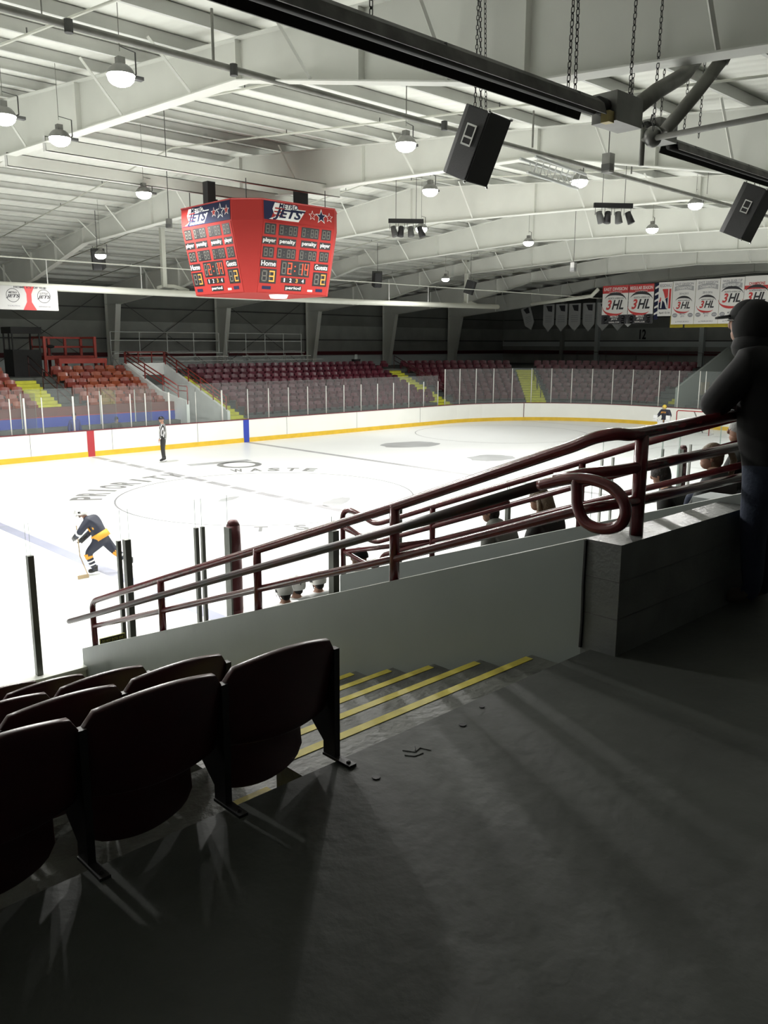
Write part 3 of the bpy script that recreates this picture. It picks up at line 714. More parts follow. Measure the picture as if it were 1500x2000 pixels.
# penalty box inner glass
screen('hazy cross panes and rear posts dividing the far penalty boxes', (1.3, 13.3, 0))
for x in (-2.1, 1.3, 2.95):
    gpane((x, 12.6), (x, 14.1), 1.1, 2.7, M_GLF, 'hazy cross pane dividing the penalty boxes', 'penalty box cross panes'); gpost(x, 14.1, 0, 2.6, M_POSTW, .02, 'thin white post at the back of a penalty box', 'penalty box rear posts')
struct(MB().prism([(30.8, 0), (30.8, 2.22), (37.1, 4.5), (45.5, 4.5), (45.5, 0)], 'y', 2.35, 2.5).build('wall_end_ramp', mat('ramp_grey', (.30, .33, .31), .6)), 'grey sloping wall at the far end right of the seats')
dr = MB().box((33.6, 2.28, .0), (34.6, 2.345, 2.45)).build('exit_door', mat('tan_door', (.38, .33, .25), .6)); tag(dr, 'tan door in the grey end wall beside the standing man', 'door')
PAR = None
# ---------- far seats
fs = MB()
def fn_fb(u, v):
    z = .20+(.33-.04*u*u)*v; return (u*.235, .02-.05*u*u+.07*v, z)
B1 = shell(fn_fb, 6, 3, .03); fs.add(B1.v, B1.f)
fs.box((-.21, -.19, .14), (.21, -.10, .36)); fs.box((-.26, -.10, 0), (-.235, .08, .38))
fs.box((-.235, .01, .14), (.235, .05, .22))
sm = None
def far_seat(x, y, z, rz, label, group, m=None, orange=False):
    global sm
    if sm is None:
        o = fs.build('stadium_seat', M_SEATF); sm = o.data
    else: o = link('stadium_seat', sm)
    o.location = (x, y, z); o.rotation_euler = (0, 0, rz)
    if orange: o.material_slots[0].link = 'OBJECT'; o.material_slots[0].material = M_SEATO
    return tag(o, label, 'seat', group)
ordn = ['top', 'second', 'third', 'fourth', 'fifth', 'sixth', 'seventh', 'eighth', 'ninth']
cnt = 0
rest = []
for r_ in range(8):
    y = 18.93-.75*r_-.05; z = 3.05-.27*r_
    for i in range(17):
        x = 4.72-.545*i
        if r_ <= 5 and (x > .95-.0*r_):
            far_seat(x, y, z, 0, 'faded red seat in the %s row left of the far stair opening' % ordn[r_], 'faded red seats, %s row' % ordn[r_], orange=True); cnt += 1
        elif r_ <= 5 and -3.6 < x < -1.05:
            far_seat(x, y, z, 0, 'faded red seat at the far left edge, %s row' % ordn[r_], 'faded red seats at the left edge, %s row' % ordn[r_], orange=True); cnt += 1
    for i in range(26):
        x = 8.85+.545*i
        if x > 22.3: continue
        if cnt < 300: far_seat(x, y, z, 0, 'maroon seat in the %s row of the main far block' % ordn[r_], 'maroon seats of the main far block, %s row' % ordn[r_]); cnt += 1
        else: rest.append((x, y, z, 0))
for r_ in range(8):
    rad = 15.05-.75*r_-.05; z = 3.05-.27*r_
    L = rad*PI/2; n = int(L/.545)
    for i in range(n+1):
        a = PI/2-i*.545/rad
        if a < R(1.5): continue
        x = SC[0]+rad*math.cos(a); y = SC[1]+rad*math.sin(a)
        if abs((a-R(45.5))*rad) < .8 or a > R(83.3)+.7/rad*1.0 or abs((a-R(83.3))*rad) < .65: continue
        rest.append((x, y, z, a-PI/2))
    for i in range(3):
        pass
rm = MB()
for x, y, z, rz in rest:
    Mx = Matrix.Translation((x, y, z)) @ Matrix.Rotation(rz, 4, 'Z'); rm.add([Mx @ Vector(p) for p in fs.v], fs.f)
tag(rm.build('stadium_seats_remaining', mat('corner_maroon_plastic', (.075, .011, .020), .4, var=.15, vscale=.8)), 'maroon seats curving around the far corner beyond the main block', 'seats', kind='stuff')
print('individual far seats', cnt, 'rest', len(rest))
# far railings
def rail_far(name, label, X, y0, z0, y1, z1, hs, posts, m=None, r=.03):
    t = thing(name, label, 'railing', (X, y0, z0)); m = m or mat('far_red_pipe', (.26, .035, .03), .4)
    for h in hs: MB().tube([(0, 0, h), (0, y1-y0, z1-z0+h)], r, 6).build('rail', m, t, True)
    for p in posts: MB().tube([(0, (y1-y0)*p, (z1-z0)*p-.1), (0, (y1-y0)*p, (z1-z0)*p+hs[0])], r, 6).build('post', m, t, True)
    return t
rl = rail_far('stair_railing', 'bright red pipe railing on the left wall of the far stair opening', 5.07, 13.9, 2.10, 18.9, 3.62, (.62, .42, .22), (.0, .28, .62, 1))
MB().tube([(0, 0, .62), (0, -.75, .62), (0, -.8, .55), (0, -.8, -.2)], .03, 6).build('end_loop', mat('far_red_pipe', (.26,.035,.03), .4), rl, True)
MB().tube([(0, 0, .40), (0, -.8, .40)], .03, 6).build('end_loop', mat('far_red_pipe', (.26,.035,.03), .4), rl, True)
rail_far('stair_railing', 'dark red railing beside the yellow steps right of the far stair opening', 7.28, 13.3, 1.55, 18.9, 3.62, (.60, .40, .2), (0, .2, .4, .6, .8, 1))
t = thing('stair_railing', 'bright red railing across the head of the far stair opening', 'railing', (5.07, 19.02, 3.66))
for h in (.55, .35): MB().tube([(0, 0, h), (2.2, 0, h)], .03, 6).build('rail', mat('far_red_pipe', (.26,.035,.03), .4), t, True)
for x in (0, .75, 1.5, 2.2): MB().tube([(x, 0, 0), (x, 0, .55)], .03, 6).build('post', mat('far_red_pipe', (.26,.035,.03), .4), t, True)
rail_far('stair_railing', 'thin dark railing down the left yellow steps', .3, 14.6, 1.6, 19.2, 3.2, (.85, .5), (0, .33, .66, 1), mat('dark_red_pipe', (.06, .02, .02), .5), .025)
rail_far('stair_railing', 'thin dark railing along the steps at the end of the main maroon block', 24.05, 14.2, 1.3, 18.9, 3.1, (.8, .5), (0, .5, 1), mat('dark_red_pipe', (.06, .02, .02), .5), .025)
t = thing('stair_railing', 'short dark handrail in the middle of the corner yellow steps', 'railing', (SC[0]+11.6*math.cos(R(43.8)), SC[1]+11.6*math.sin(R(43.8)), 1.75), R(45.5))
for a_, c_ in (((-1.4, -.5), (0, 0)), ((.2, .1), (1.5, .52))):
    for h in (.9, .6): MB().tube([(a_[0], 0, a_[1]+h), (c_[0], 0, c_[1]+h)], .025, 6).build('rail', M_GIRT, t, True)
    for p in (a_, c_): MB().tube([(p[0], 0, p[1]), (p[0], 0, p[1]+.9)], .025, 6).build('post', M_GIRT, t, True)
t = thing('concourse_railing', 'thin dark railing behind the far right seats', 'railing', (40.5, 3.2, 3.05))
for h in (1.05,): MB().tube([(0, 0, h), (0, 12.5, h)], .03, 6).build('rail', M_GIRT, t, True)
for i in range(6): MB().tube([(0, i*2.5, 0), (0, i*2.5, 1.05)], .025, 6).build('post', M_GIRT, t, True)
# aluminium bleachers on the concourse
for bx0, bx1, lb in ((5.6, 12.3, 'silver folding bleacher frame behind the far stair opening'), (12.8, 18.4, 'silver folding bleacher frame behind the main maroon block')):
    t = thing('bleacher', lb, 'bleacher', (bx0, 20.0, 3.05)); W = bx1-bx0
    for j, (y, z) in enumerate(((0, .64), (.6, .86), (1.2, 1.06))):
        MB().box((0 if j == 2 else .5, y, z), (W+(.6 if j == 0 else 0), y+.25, z+.04)).build('bench_plank', M_ALU, t)
        MB().box((0, y-.22, z-.32), (W, y-.05, z-.29)).build('foot_plank', M_ALU, t)
    for i in range(5):
        x = W*i/4; b = MB(); b.tube([(x, -.2, 0), (x, 1.5, 0)], .025, 5); b.tube([(x, -.1, .02), (x, 1.5, .93)], .02, 5); b.tube([(x, 1.4, 0), (x, 1.4, 1.0)], .025, 5); b.tube([(x, .6, 0), (x, .6, .62)], .02, 5)
        b.build('frame', M_ALU, t); MB().tube([(x, 1.55, .6), (x, 1.55, 2.2)], .022, 5).build('guard_post', M_ALU, t)
        if i < 4:
            MB().tube([(x, 1.5, .1), (x+W/4, 1.5, .9)], .014, 5).build('cross_brace', M_ALU, t)
    for h in (2.2, 1.75, 1.15): MB().tube([(0, 1.55, h), (W, 1.55, h)], .02, 5).build('guard_rail', M_ALU, t)
# diagonal wind bracing on the far wall
for x in (.6, 8.1, 15.6):
    tag(MB().tube([(x+.4, YF-.21, 3.2), (x+6.9, YF-.21, 7.4)], .018, 5).tube([(x+6.9, YF-.235, 3.2), (x+.4, YF-.235, 7.4)], .018, 5).build('wind_brace', M_GIRT), 'thin crossed wind bracing rods on the far wall', 'brace', 'crossed bracing rods on the far wall')
# booth, platform, stool, basket
t = thing('scorers_booth', 'black open-sided booth on the far concourse at the left', 'booth', (.15, 20.6, 3.05))
MB().box((0, 0, 0), (1.36, 1.2, 1.28)).build('cabinet', M_BLACK, t); MB().box((-.05, -.05, 2.05), (1.42, 1.2, 2.36)).build('roof', M_BLACK, t)
for x, y in ((.03, .03), (1.32, .03), (.03, 1.15), (1.32, 1.15), (.28, 1.15)): MB().box((x-.03, y-.03, 1.28), (x+.03, y+.03, 2.1)).build('post', M_BLACK, t)
M_PRED = mat('platform_red', (.42, .06, .045), .5, var=.12)
t = thing('viewing_platform', 'red painted wooden viewing platform on the far concourse', 'platform', (1.62, 20.4, 3.05))
MB().box((0, .2, .78), (2.75, 1.9, .98)).build('deck', M_PRED, t)
for x, y in ((.06, .2), (2.65, .2), (.06, 1.85), (2.65, 1.85), (.95, 1.85), (1.8, 1.85)): MB().box((x-.06, y-.06, 0), (x+.06, y+.06, 1.92)).build('post', M_PRED, t)
for z in (1.82, 1.36): MB().box((0, 1.8, z), (2.7, 1.88, z+.10)).build('rail_board', M_PRED, t); MB().box((0, .2, z), (.08, 1.88, z+.10)).build('rail_board', M_PRED, t); MB().box((2.6, .2, z), (2.68, 1.88, z+.1)).build('rail_board', M_PRED, t)
t = thing('wooden_table', 'long red wooden table standing in front of the red platform', 'table', (1.95, 19.6, 3.05))
MB().box((0, 0, .62), (2.45, .55, .86)).build('table_top', M_PRED, t)
for x, y in ((.06, .06), (2.38, .06), (.06, .48), (2.38, .48)): MB().box((x-.06, y-.05, 0), (x+.06, y+.05, .62)).build('leg', M_PRED, t)
t = thing('stool', 'black padded swivel stool on the red platform', 'stool', (2.15, 21.0, 4.03))
MB().tube([(0, 0, .0), (0, 0, .03)], .22, 10, .1).build('base', M_CHROME, t); MB().tube([(0, 0, 0), (0, 0, .42)], .03, 8).build('stem', M_GIRT, t); MB().ell((0, 0, .45), (.2, .12, .09)).build('seat', M_BLACK, t, True)
t = thing('basket', 'black basket clamped above the top row of the main maroon block', 'basket', (20.95, 19.2, 3.45))
MB().prism([(-.2, 0), (.2, 0), (.26, .25), (-.26, .25)], 'y', -.15, .15).build('bin', M_BLACK, t)
for x in (-.06, .06): MB().tube([(x, 0, -.4), (x, 0, .55)], .02, 6).build('rod', M_PALEP, t)
# ================================================================ HANGING THINGS
# scoreboard
SB = thing('scoreboard', 'red eight-sided hanging scoreboard showing 2:14 with score 3 to 2', 'scoreboard', (-.95, -1.3, 5.95))
def octo(hx, ch, z): return [(-hx+ch, -hx, z), (hx-ch, -hx, z), (hx, -hx+ch, z), (hx, hx-ch, z), (hx-ch, hx, z), (-hx+ch, hx, z), (-hx, hx-ch, z), (-hx, -hx+ch, z)]
zT, zM = 2.27, 1.76
HT, CT, HB, CB = 1.75, .55, 1.40, .22
b = MB(); rg = octo(HB, CB, 0)+octo(HT, CT, zM)+octo(HT, CT, zT)
fsq = [tuple(range(8))[::-1], tuple(range(16, 24))]
for l in (0, 8):
    for i in range(8): fsq.append((l+i, l+(i+1) % 8, l+(i+1) % 8+8, l+i+8))
b.add(rg, fsq); b.build('housing', M_SBRED, SB)
b = MB()
for i in range(8):
    b.tube([octo(HT, CT, zT)[i], octo(HT, CT, zT)[(i+1) % 8]], .02, 6)
b.build('edge_trim', M_SBRED2, SB)
SEG = {'0': 'abcdef', '1': 'bc', '2': 'abged', '3': 'abgcd', '4': 'fgbc', '8': 'abcdefg', ' ': ''}
def seg7(b, ch, x, y, w_, h, inv=False, t_=.0):
    th = w_*.2
    R_ = {'a': (x, y+h-th, x+w_, y+h), 'd': (x, y, x+w_, y+th), 'g': (x, y+h/2-th/2, x+w_, y+h/2+th/2), 'f': (x, y+h/2, x+th, y+h), 'b': (x+w_-th, y+h/2, x+w_, y+h), 'e': (x, y, x+th, y+h/2), 'c': (x+w_-th, y, x+w_, y+h/2)}
    for k_, (x0, y0, x1, y1) in R_.items():
        if (k_ in SEG[ch]) != inv: b.box((x0, y0, .0), (x1, y1, t_))
def star(cx_, cy_, r): return [(cx_+(r if i % 2 == 0 else r*.42)*math.sin(i*PI/5), cy_+(r if i % 2 == 0 else r*.42)*math.cos(i*PI/5)) for i in range(10)]
def face(M, Mh, W, H, mirror):
    """W,H lower panel; M maps (u right, v up, w out) to scoreboard space; Mh the header band"""
    P = MB().box((-W/2+.02, .02, 0), (W/2-.02, H-.02, .012), M).build('display_face', M_SBRED, SB)
    def bx(u0, u1, v0, v1, m, d=.016, name='black_panel'):
        return MB().box((-W/2+u0*W, H-v1*H, .01), (-W/2+u1*W, H-v0*H, d), M).build(name, m, P)
    def digits(u0, u1, v0, v1, s_, m, lit=None, litm=None, colon=None, red=False):
        bx(u0, u1, v0, v1, M_BLACK)
        off = MB(); on = MB(); nn = len(s_); x0 = -W/2+u0*W; wd = (u1-u0)*W; hh = (v1-v0)*H; y0 = H-v1*H
        cw = wd/(nn+.2); 
        for i, ch in enumerate(s_):
            if ch == ':':
                for q in (.32, .62): (on if lit else off).box((x0+cw*(i+.45), y0+hh*q, .016), (x0+cw*(i+.62), y0+hh*(q+.08), .022), M)
                continue
            tmp = MB(); seg7(tmp, '8', x0+cw*(i+.22), y0+hh*.12, cw*.72, hh*.76, t_=.004)
            off.add([M @ (Vector(p)+Vector((0, 0, .016))) for p in tmp.v], tmp.f)
            if lit and lit[i] != ' ':
                tmp = MB(); seg7(tmp, lit[i], x0+cw*(i+.22), y0+hh*.12, cw*.72, hh*.76, t_=.006); on.add([M @ (Vector(p)+Vector((0, 0, .020))) for p in tmp.v], tmp.f)
        if off.v: off.build('unlit_digits', M_DOFF, P)
        if on.v: on.build('lit_digits', litm, P)
    def label(txt, u0, u1, v0, v1):
        bx(u0, u1, v0, v1, M_BLACK); me = fitted(txt, (u1-u0)*W*.88, (v1-v0)*H*.72, .003, 0, .008)
        put('lettering', me, M_WHT, P, M @ Matrix.Translation((-W/2+(u0+u1)/2*W, H-(v0+v1)/2*H, .02)))
    for v0, v1 in ((.03, .18), (.35, .50)):
        digits(.03, .18, v0, v1, '88', M_DOFF); digits(.22, .48, v0, v1, '8:88', M_DOFF); digits(.53, .78, v0, v1, '8:88', M_DOFF); digits(.82, .96, v0, v1, '88', M_DOFF)
    label('player', .01, .20, .215, .315); label('penalty', .23, .47, .215, .315); label('penalty', .54, .77, .215, .315); label('player', .81, .97, .215, .315)
    label('Home', .01, .23, .53, .63); label('Guests', .76, .97, .53, .63)
    digits(.29, .70, .52, .74, '88:88', M_DOFF, ' 2:14', M_LEDR)
    digits(.02, .24, .655, .86, '88', M_DOFF, ' 3', M_LEDO); digits(.76, .97, .655, .86, '88', M_DOFF, ' 2', M_LEDO)
    bx(.31, .66, .765, .84, M_BLACK)
    for i, ch in enumerate('1234'): put('lettering', fitted(ch, .035 if ch == '1' else .07, .10, .003, 0, .01), M_LEDO if ch == '3' else M_WHT, P, M @ Matrix.Translation((-W/2+(.355+i*.087)*W, H-.80*H, .02)))
    label('period', .37, .61, .875, .95); bx(.06, .18, .90, .945, M_NAVY); bx(.82, .92, .90, .945, M_NAVY); bx(.70, .77, .92, .95, M_WHT, name='maker_plate')
    # header band with the team logo
    hh = zT-zM; Hd = MB().box((-W/2+.02, .02, 0), (W/2-.02, hh-.02, .012), Mh).build('logo_panel', M_SBRED if not mirror else M_NAVY, SB)
    def pp(poly, m, d, name): return MB().prism(poly, 'z', .012, d, Mh).build(name, m, Hd)
    if not mirror: pp([(-W/2+.03, .03), (-.95, .03), (-.72, hh-.03), (-W/2+.03, hh-.03)], M_NAVY, .014, 'navy_field')
    else: pp([(-W/2+.03, .03), (-.85, .03), (-.62, hh-.03), (-W/2+.03, hh-.03)], M_SBRED, .014, 'red_field')
    pp([(-1.0, .05), (-.05, .05), (.12, .26), (.2, .36), (-.05, .36), (-.10, .46), (-.80, .46), (-.88, .30), (-.80, .12)], M_WHT, .016, 'logo_shield')
    for i in range(3): pp([(-.86+.03*i, .14+.085*i), (-.55+.03*i, .14+.085*i), (-.55+.03*i, .175+.085*i), (-.86+.03*i, .175+.085*i)], M_SBRED, .018, 'logo_stripe')
    put('lettering', fitted('METRO', .62, .12, .002, .3, .012), M_NAVY, Hd, Mh @ Matrix.Translation((-.37, .40, .02)))
    put('lettering', fitted('JETS', .95, .28, .003, .35, .03), M_NAVY, Hd, Mh @ Matrix.Translation((-.40, .18, .021)))
    pp([(-.32, .29), (.15, .29), (.19, .335), (-.29, .335)], M_NAVY, .022, 'logo_bar')
    for q, (sx_, r, m2) in enumerate(((.42, .13, M_SBRED), (.72, .2, M_NAVY), (1.0, .13, M_SBRED))):
        pp(star(sx_, .26, r), M_WHT, .016, 'star'); pp(star(sx_, .26, r*.78), m2, .019, 'star')
dz = zM; sl = math.hypot(dz, HT-HB)
def fmat(rz):
    # local u -> x, v -> up along the tilted panel, w -> outwards (-y)
    v = Vector((0, -(HT-HB), dz)).normalized(); u = Vector((1, 0, 0)); w_ = u.cross(v)
    Ml = Matrix(((u.x, v.x, w_.x, 0), (u.y, v.y, w_.y, -HB), (u.z, v.z, w_.z, 0), (0, 0, 0, 1)))
    Mh_ = Matrix(((1, 0, 0, 0), (0, 0, -1, -HT), (0, 1, 0, zM), (0, 0, 0, 1)))
    Rz = Matrix.Rotation(rz, 4, 'Z'); return Rz @ Ml, Rz @ Mh_
for i, rz in enumerate((0, -PI/2)):
    a_, c_ = fmat(rz); face(a_, c_, 2.36, sl, i == 1)
MB().tube([(-.1, -.9, -.09), (-.1, -.9, 0)], .22, 14, .26).build('underside_lamp', mat('under_lamp', (1, .95, .85), .5, emit=2.5), SB, True)
for x, y, r, h in ((-1.45, .25, .12, .62), (1.35, -.1, .15, .78), (1.7, .2, .12, .35), (-1.0, .9, .14, .3)):
    tag(MB().box((-.95+x-r, -1.3+y-r, 8.22), (-.95+x+r, -1.3+y+r, 8.22+h)).build('speaker', M_SPK), {.62: 'slim black speaker upright on the left of the scoreboard', .78: 'taller black speaker upright on the right of the scoreboard', .35: 'squat black speaker behind the tall one on the scoreboard', .3: 'small black box at the back of the scoreboard top'}[h], 'speaker')
for y, lb in ((-2.35, 'white steel beam above the scoreboard, front one'), (-.15, 'white steel beam above the scoreboard, rear one with a capped end')):
    t = thing('hanging_beam', lb, 'beam', (-7.3, y, 8.98)); L = 8.3
    MB().box((0, -.07, -.30), (L, -.055, 0)).build('web', M_STEEL, t); MB().box((0, -.07, -.30), (L, .05, -.285)).box((0, -.07, -.015), (L, .05, 0)).build('flange', M_STEEL, t); MB().box((-.01, -.07, -.30), (.01, .05, 0)).build('end_plate', M_WHT, t)
for x, y in ((-2.3, -2.6), (.3, -2.6), (-2.3, .1), (.3, .1)):
    tag(MB().tube([(x, y, 8.2), (x, y, 8.75)], .012, 6).build('hanging_cable', M_GIRT), 'steel cable holding up the scoreboard', 'cable', 'scoreboard cables')

# big speakers
def spk(loc, rz, tilt, w_, d_, h_, label, big=True, strands=True, cab=1.0):
    t = thing('loudspeaker', label, 'speaker', loc); t.rotation_euler = (R(tilt), 0, rz)
    poly = [(-w_/2, -d_/2), (w_/2, -d_/2), (w_*.42, d_*.28), (w_*.30, d_/2), (-w_*.30, d_/2), (-w_*.42, d_*.28)]
    bev(MB().prism(poly, 'z', -h_/2, h_/2).build('cabinet', M_SPKL, t), .012)
    MB().box((-w_/2+.015, -d_/2-.012, -h_/2+.015), (w_/2-.015, -d_/2, h_/2-.015)).build('grille', M_SPK, t)
    if big:
        for sx in (-1,):
            hb = MB(); hb.box((sx*w_/2-.016, -.12, -.03), (sx*w_/2+.0, .02, .20)); ho = hb.build('jack_plate', M_CHROME, t)
            MB().box((sx*w_/2-.02, -.10, .07), (sx*w_/2-.014, .0, .18)).build('socket_panel', M_BLACK, ho); MB().box((sx*w_/2-.02, -.10, -.01), (sx*w_/2-.014, .0, .05)).build('socket_panel', M_BLACK, ho)
        for q in ((-w_/2, -d_/2, -h_/2), (w_/2, -d_/2, -h_/2), (-w_/2, -d_/2, h_/2), (w_/2, -d_/2, h_/2)): MB().ell(q, (.02, .02, .02), seg=8, ring=6).build('corner_protector', M_CHROME, t, True)
    return t
def chain(p0, p1, label, cat='chain', r=.008, name='hanging_chain', group=None):
    p0, p1 = Vector(p0), Vector(p1); b = MB(); n = max(3, int((p1-p0).length/.05)); d = (p1-p0)/n; q = d.to_track_quat('Z', 'Y').to_matrix()
    for i in range(n):
        c = p0+d*(i+.5); Lk = d.length*.65; wv_ = .013; ax = q @ (Vector((1, 0, 0)) if i % 2 else Vector((0, 1, 0))); az = d.normalized()
        b.tube([c-az*Lk, c-az*Lk*.5+ax*wv_, c+az*Lk*.5+ax*wv_, c+az*Lk, c+az*Lk*.5-ax*wv_, c-az*Lk*.5-ax*wv_, c-az*Lk], r*.6, 4)
    return tag(b.build(name, M_GIRT), label, cat, group)
spk((-7.40, -14.50, 6.89), R(8), 24, .48, .40, .76, 'big black loudspeaker hanging in the upper middle of the photo')
spk((1.35, -13.85, 7.13), R(8), 24, .62, .50, .95, 'black loudspeaker hanging at the right edge above the banners')
for p0, p1 in (((-7.50, -14.58, 7.22), (-7.44, -14.55, 8.93)), ((-7.42, -14.6, 7.24), (-7.44, -14.55, 8.93)), ((-7.28, -14.56, 7.22), (-7.36, -14.55, 8.93))): chain(p0, p1, 'thin chain holding up the big black loudspeaker', group='chains of the big loudspeaker')
for p0, p1 in (((1.15, -13.9, 7.55), (1.15, -13.9, 8.98)), ((1.5, -13.9, 7.5), (1.5, -13.9, 8.98))): chain(p0, p1, 'thin chain holding up the right loudspeaker', group='chains of the right loudspeaker')
for x, y, z, lb, rz in ((-.35, 10, 7.75, 'small black hanging speaker at the left beside a lit lamp', -.6), (14.15, 10, 7.78, 'small black hanging speaker right of the scoreboard', -.6), (21.2, 10, 7.72, 'farthest small black hanging speaker', .4)):
    o = spk((x, y, z), PI+rz, -18, .5, .45, .72, lb, False); tag(MB().tube([(x, y, z+.15), (x, y, zt(y)+.24)], .012, 5).build('hanging_rod', M_GIRT), 'thin rod carrying the ' + lb, 'rod')
for x, y, z, s_, lb in ((-.6, -12.0, 8.0, .17, 'small grey box hanging by the lighting truss'), (12.5, -2.5, 7.5, .17, 'small grey speaker box on a distant frame'), (-4.3, -2.2, 7.5, .11, 'tiny grey box left of the scoreboard on a diagonal wire')):
    t = thing('junction_box', lb, 'box', (x, y, z)); MB().box((-s_/2, -s_/2, -s_), (s_/2, s_/2, s_)).build('case', M_GALV, t); MB().box((-s_/2-.01, -s_/2-.01, -s_*.8), (s_/2-.05, s_/2, -.02)).build('front_panel', M_GIRT, t); MB().tube([(0, 0, s_), (0, 0, zt(y)-z+.22)], .01, 5).build('hanger', M_GIRT, t)
# radiant tube heaters
def heater(x0, x1, y, z, label, box=True, s_=1.0):
    t = thing('radiant_heater', label, 'heater', (x0, y, z)); L = x1-x0
    pr = [(.74*a_, .66*c_-.035) for a_, c_ in [(-.19, -.09), (-.15, .05), (-.06, .13), (.06, .13), (.15, .05), (.19, -.09), (.175, -.09), (.14, .04), (.055, .115), (-.055, .115), (-.14, .04), (-.175, -.09)]]
    b = MB(); n = len(pr)
    for i in range(n//2-1):
        a0, a1 = pr[i], pr[i+1]; c0, c1 = pr[n-1-i], pr[n-2-i]
        b.cur = 0; b.add([(0, *a0), (L, *a0), (L, *a1), (0, *a1)], [(0,1,2,3)]); b.cur = 1; b.add([(0, *c0), (0, *c1), (L, *c1), (L, *c0)], [(0,1,2,3)]); b.cur = 0
        for xx in (0, L): b.add([(xx, *a0), (xx, *a1), (xx, *c1), (xx, *c0)], [(0,1,2,3)])
    b.add([(0, *pr[0]), (L, *pr[0]), (L, *pr[-1]), (0, *pr[-1])], [(0,1,2,3)]); b.add([(0, *pr[5]), (L, *pr[5]), (L, *pr[6]), (0, *pr[6])], [(0,1,2,3)])
    b.build('reflector', [M_HEATT, M_HEAT], t)
    MB().tube([(.0, 0, -.035), (L, 0, -.035)], .045, 12).build('heater_tube', M_HEAT, t, True)
    for i in range(int(L/1.6)+1): MB().tube([(.5+i*1.6, -.13, -.09), (.5+i*1.6, -.10, .02), (.5+i*1.6, .10, .02), (.5+i*1.6, .13, -.09)], .006, 5).build('hanger_bracket', M_GIRT, t)
    return t
heater(-16.0, -8.75, -16.95, 6.62, 'long dark radiant tube heater hanging across the top of the photo')
def burner(loc, d, label):
    t = thing('burner_box', label, 'burner', loc); MB().box((0, -.12, -.12), (.42, .12, .12)).build('case', M_GALV, t); MB().box((-.08, -.10, -.14), (-.0, -.02, -.05)).build('valve', mat('brass', (.4, .33, .14), .4, metal=.5), t)
    MB().tube([(-.12, 0, 0), (0, 0, 0)], .07, 10).build('collar', M_HEAT, t, True); return t
burner((-8.62, -16.98, 6.62), 1, 'grey burner box at the right end of the long heater')
heater(-4.95, 1.5, -15.6, 7.12, 'second dark radiant heater at the right edge of the photo')
burner((-5.45, -15.62, 7.2), 1, 'grey burner box left of the second heater')
t = thing('exhaust_duct', 'sooty grey exhaust pipe rising from the first burner box', 'duct', (-8.22, -17.0, 6.66))
MB().tube([(0, 0, 0), (.6, .1, .30), (1.3, .22, .60), (2.5, .4, 1.45)], .075, 12).build('pipe', M_PIPE, t, True)
t = thing('exhaust_duct', 'grey exhaust pipe with an elbow above the second heater', 'duct', (-5.75, -15.85, 7.05))
MB().tube([(0, -.12, .02), (.22, -.36, .42), (.42, -.56, .80)], .075, 12).build('pipe', M_PIPE, t, True)
MB().tube([(.40, -.54, .76), (.46, -.60, .92), (.36, -.54, 1.02), (.1, -.40, 1.04)], .09, 12).build('elbow', M_PIPE, t, True)
MB().ell((0, .03, -.02), (.12, .1, .12)).build('flange_cap', M_GALV, t, True)
t = thing('gas_pipe', 'grey gas pipe running right above the second heater with a drop leg', 'pipe', (-5.8, -15.72, 7.0))
MB().tube([(0, 0, 0), (.05, -1.4, .02), (.1, -3.2, .04)], .034, 8).build('run', M_PIPE, t, True); MB().tube([(0, 0, .16), (0, 0, -.28)], .03, 8).build('drop_leg', M_PIPE, t, True)
MB().tube([(-.22, -.1, .30), (-.20, -.08, .17), (0, 0, .15), (.2, .05, .18), (.36, .1, .36)], .012, 6).build('flex_hose', M_IRON, t, True)
for p0, p1, lb in (((-12.14, -16.95, 6.68), (-12.08, -16.95, 8.72), 'left'), ((-12.02, -16.95, 6.68), (-12.08, -16.95, 8.72), 'left'), ((-9.12, -16.95, 6.68), (-9.05, -16.95, 8.72), 'right'), ((-9.02, -16.95, 6.68), (-9.05, -16.95, 8.72), 'right'), ((-11.3, -16.95, 6.68), (-11.3, -16.95, 8.72), 'middle')):
    chain(p0, p1, 'chain holding the long heater, %s hanging point' % lb, group='heater chains, %s hanging point' % lb)
for x, y, z in ((-8.1, -16.9, 6.8), (-7.3, -16.7, 6.7), (-6.9, -16.2, 6.9), (-5.2, -15.6, 7.4), (-4.6, -15.6, 7.3), (-4.2, -15.6, 7.3)): chain((x, y, z), (x+.05, y, zt(y)+.23), 'chain hanging among the pipes by the burner boxes', group='chains by the burner boxes')
# stage lights
def parbar(loc, rz, n, label):
    t = thing('stage_light_bar', label, 'stage lights', loc, rz); L = n*.26
    MB().box((-L/2, -.04, 0), (L/2, .04, .12)).build('bar', M_BLACK, t)
    for i in range(n):
        x = -L/2+.13+i*.26; a = (.35, -.2, .1, .5)[i % 4]
        c = MB(); c.tube([(x, .0, -.10), (x+.22*math.sin(a), -.06, -.38)], .075, 10, .10); cn = c.build('lamp_can', M_BLACK if n == 4 and i % 2 else M_GIRT, t, True)
        MB().tube([(x-.09, 0, -.18), (x-.09, 0, 0), (x+.09, 0, 0), (x+.09, 0, -.18)], .008, 4).build('yoke', M_IRON, cn)
    for sx in (-.3, .3): MB().tube([(sx, 0, .12), (sx, 0, zt(loc[1])-loc[2]+.2)], .008, 5).build('hanging_rod', M_GIRT, t)
    return t
parbar((3.15, -2.9, 8.15), R(-40), 4, 'black bar of four stage lights above the far boards, right of the scoreboard')
parbar((5.0, -8.7, 8.15), R(-38), 4, 'black bar of four stage lights hanging above the red banners')
t = thing('lighting_truss', 'short silver triangular truss lying level beside a lit lamp', 'truss', (.6, -10.2, 8.35), R(8))
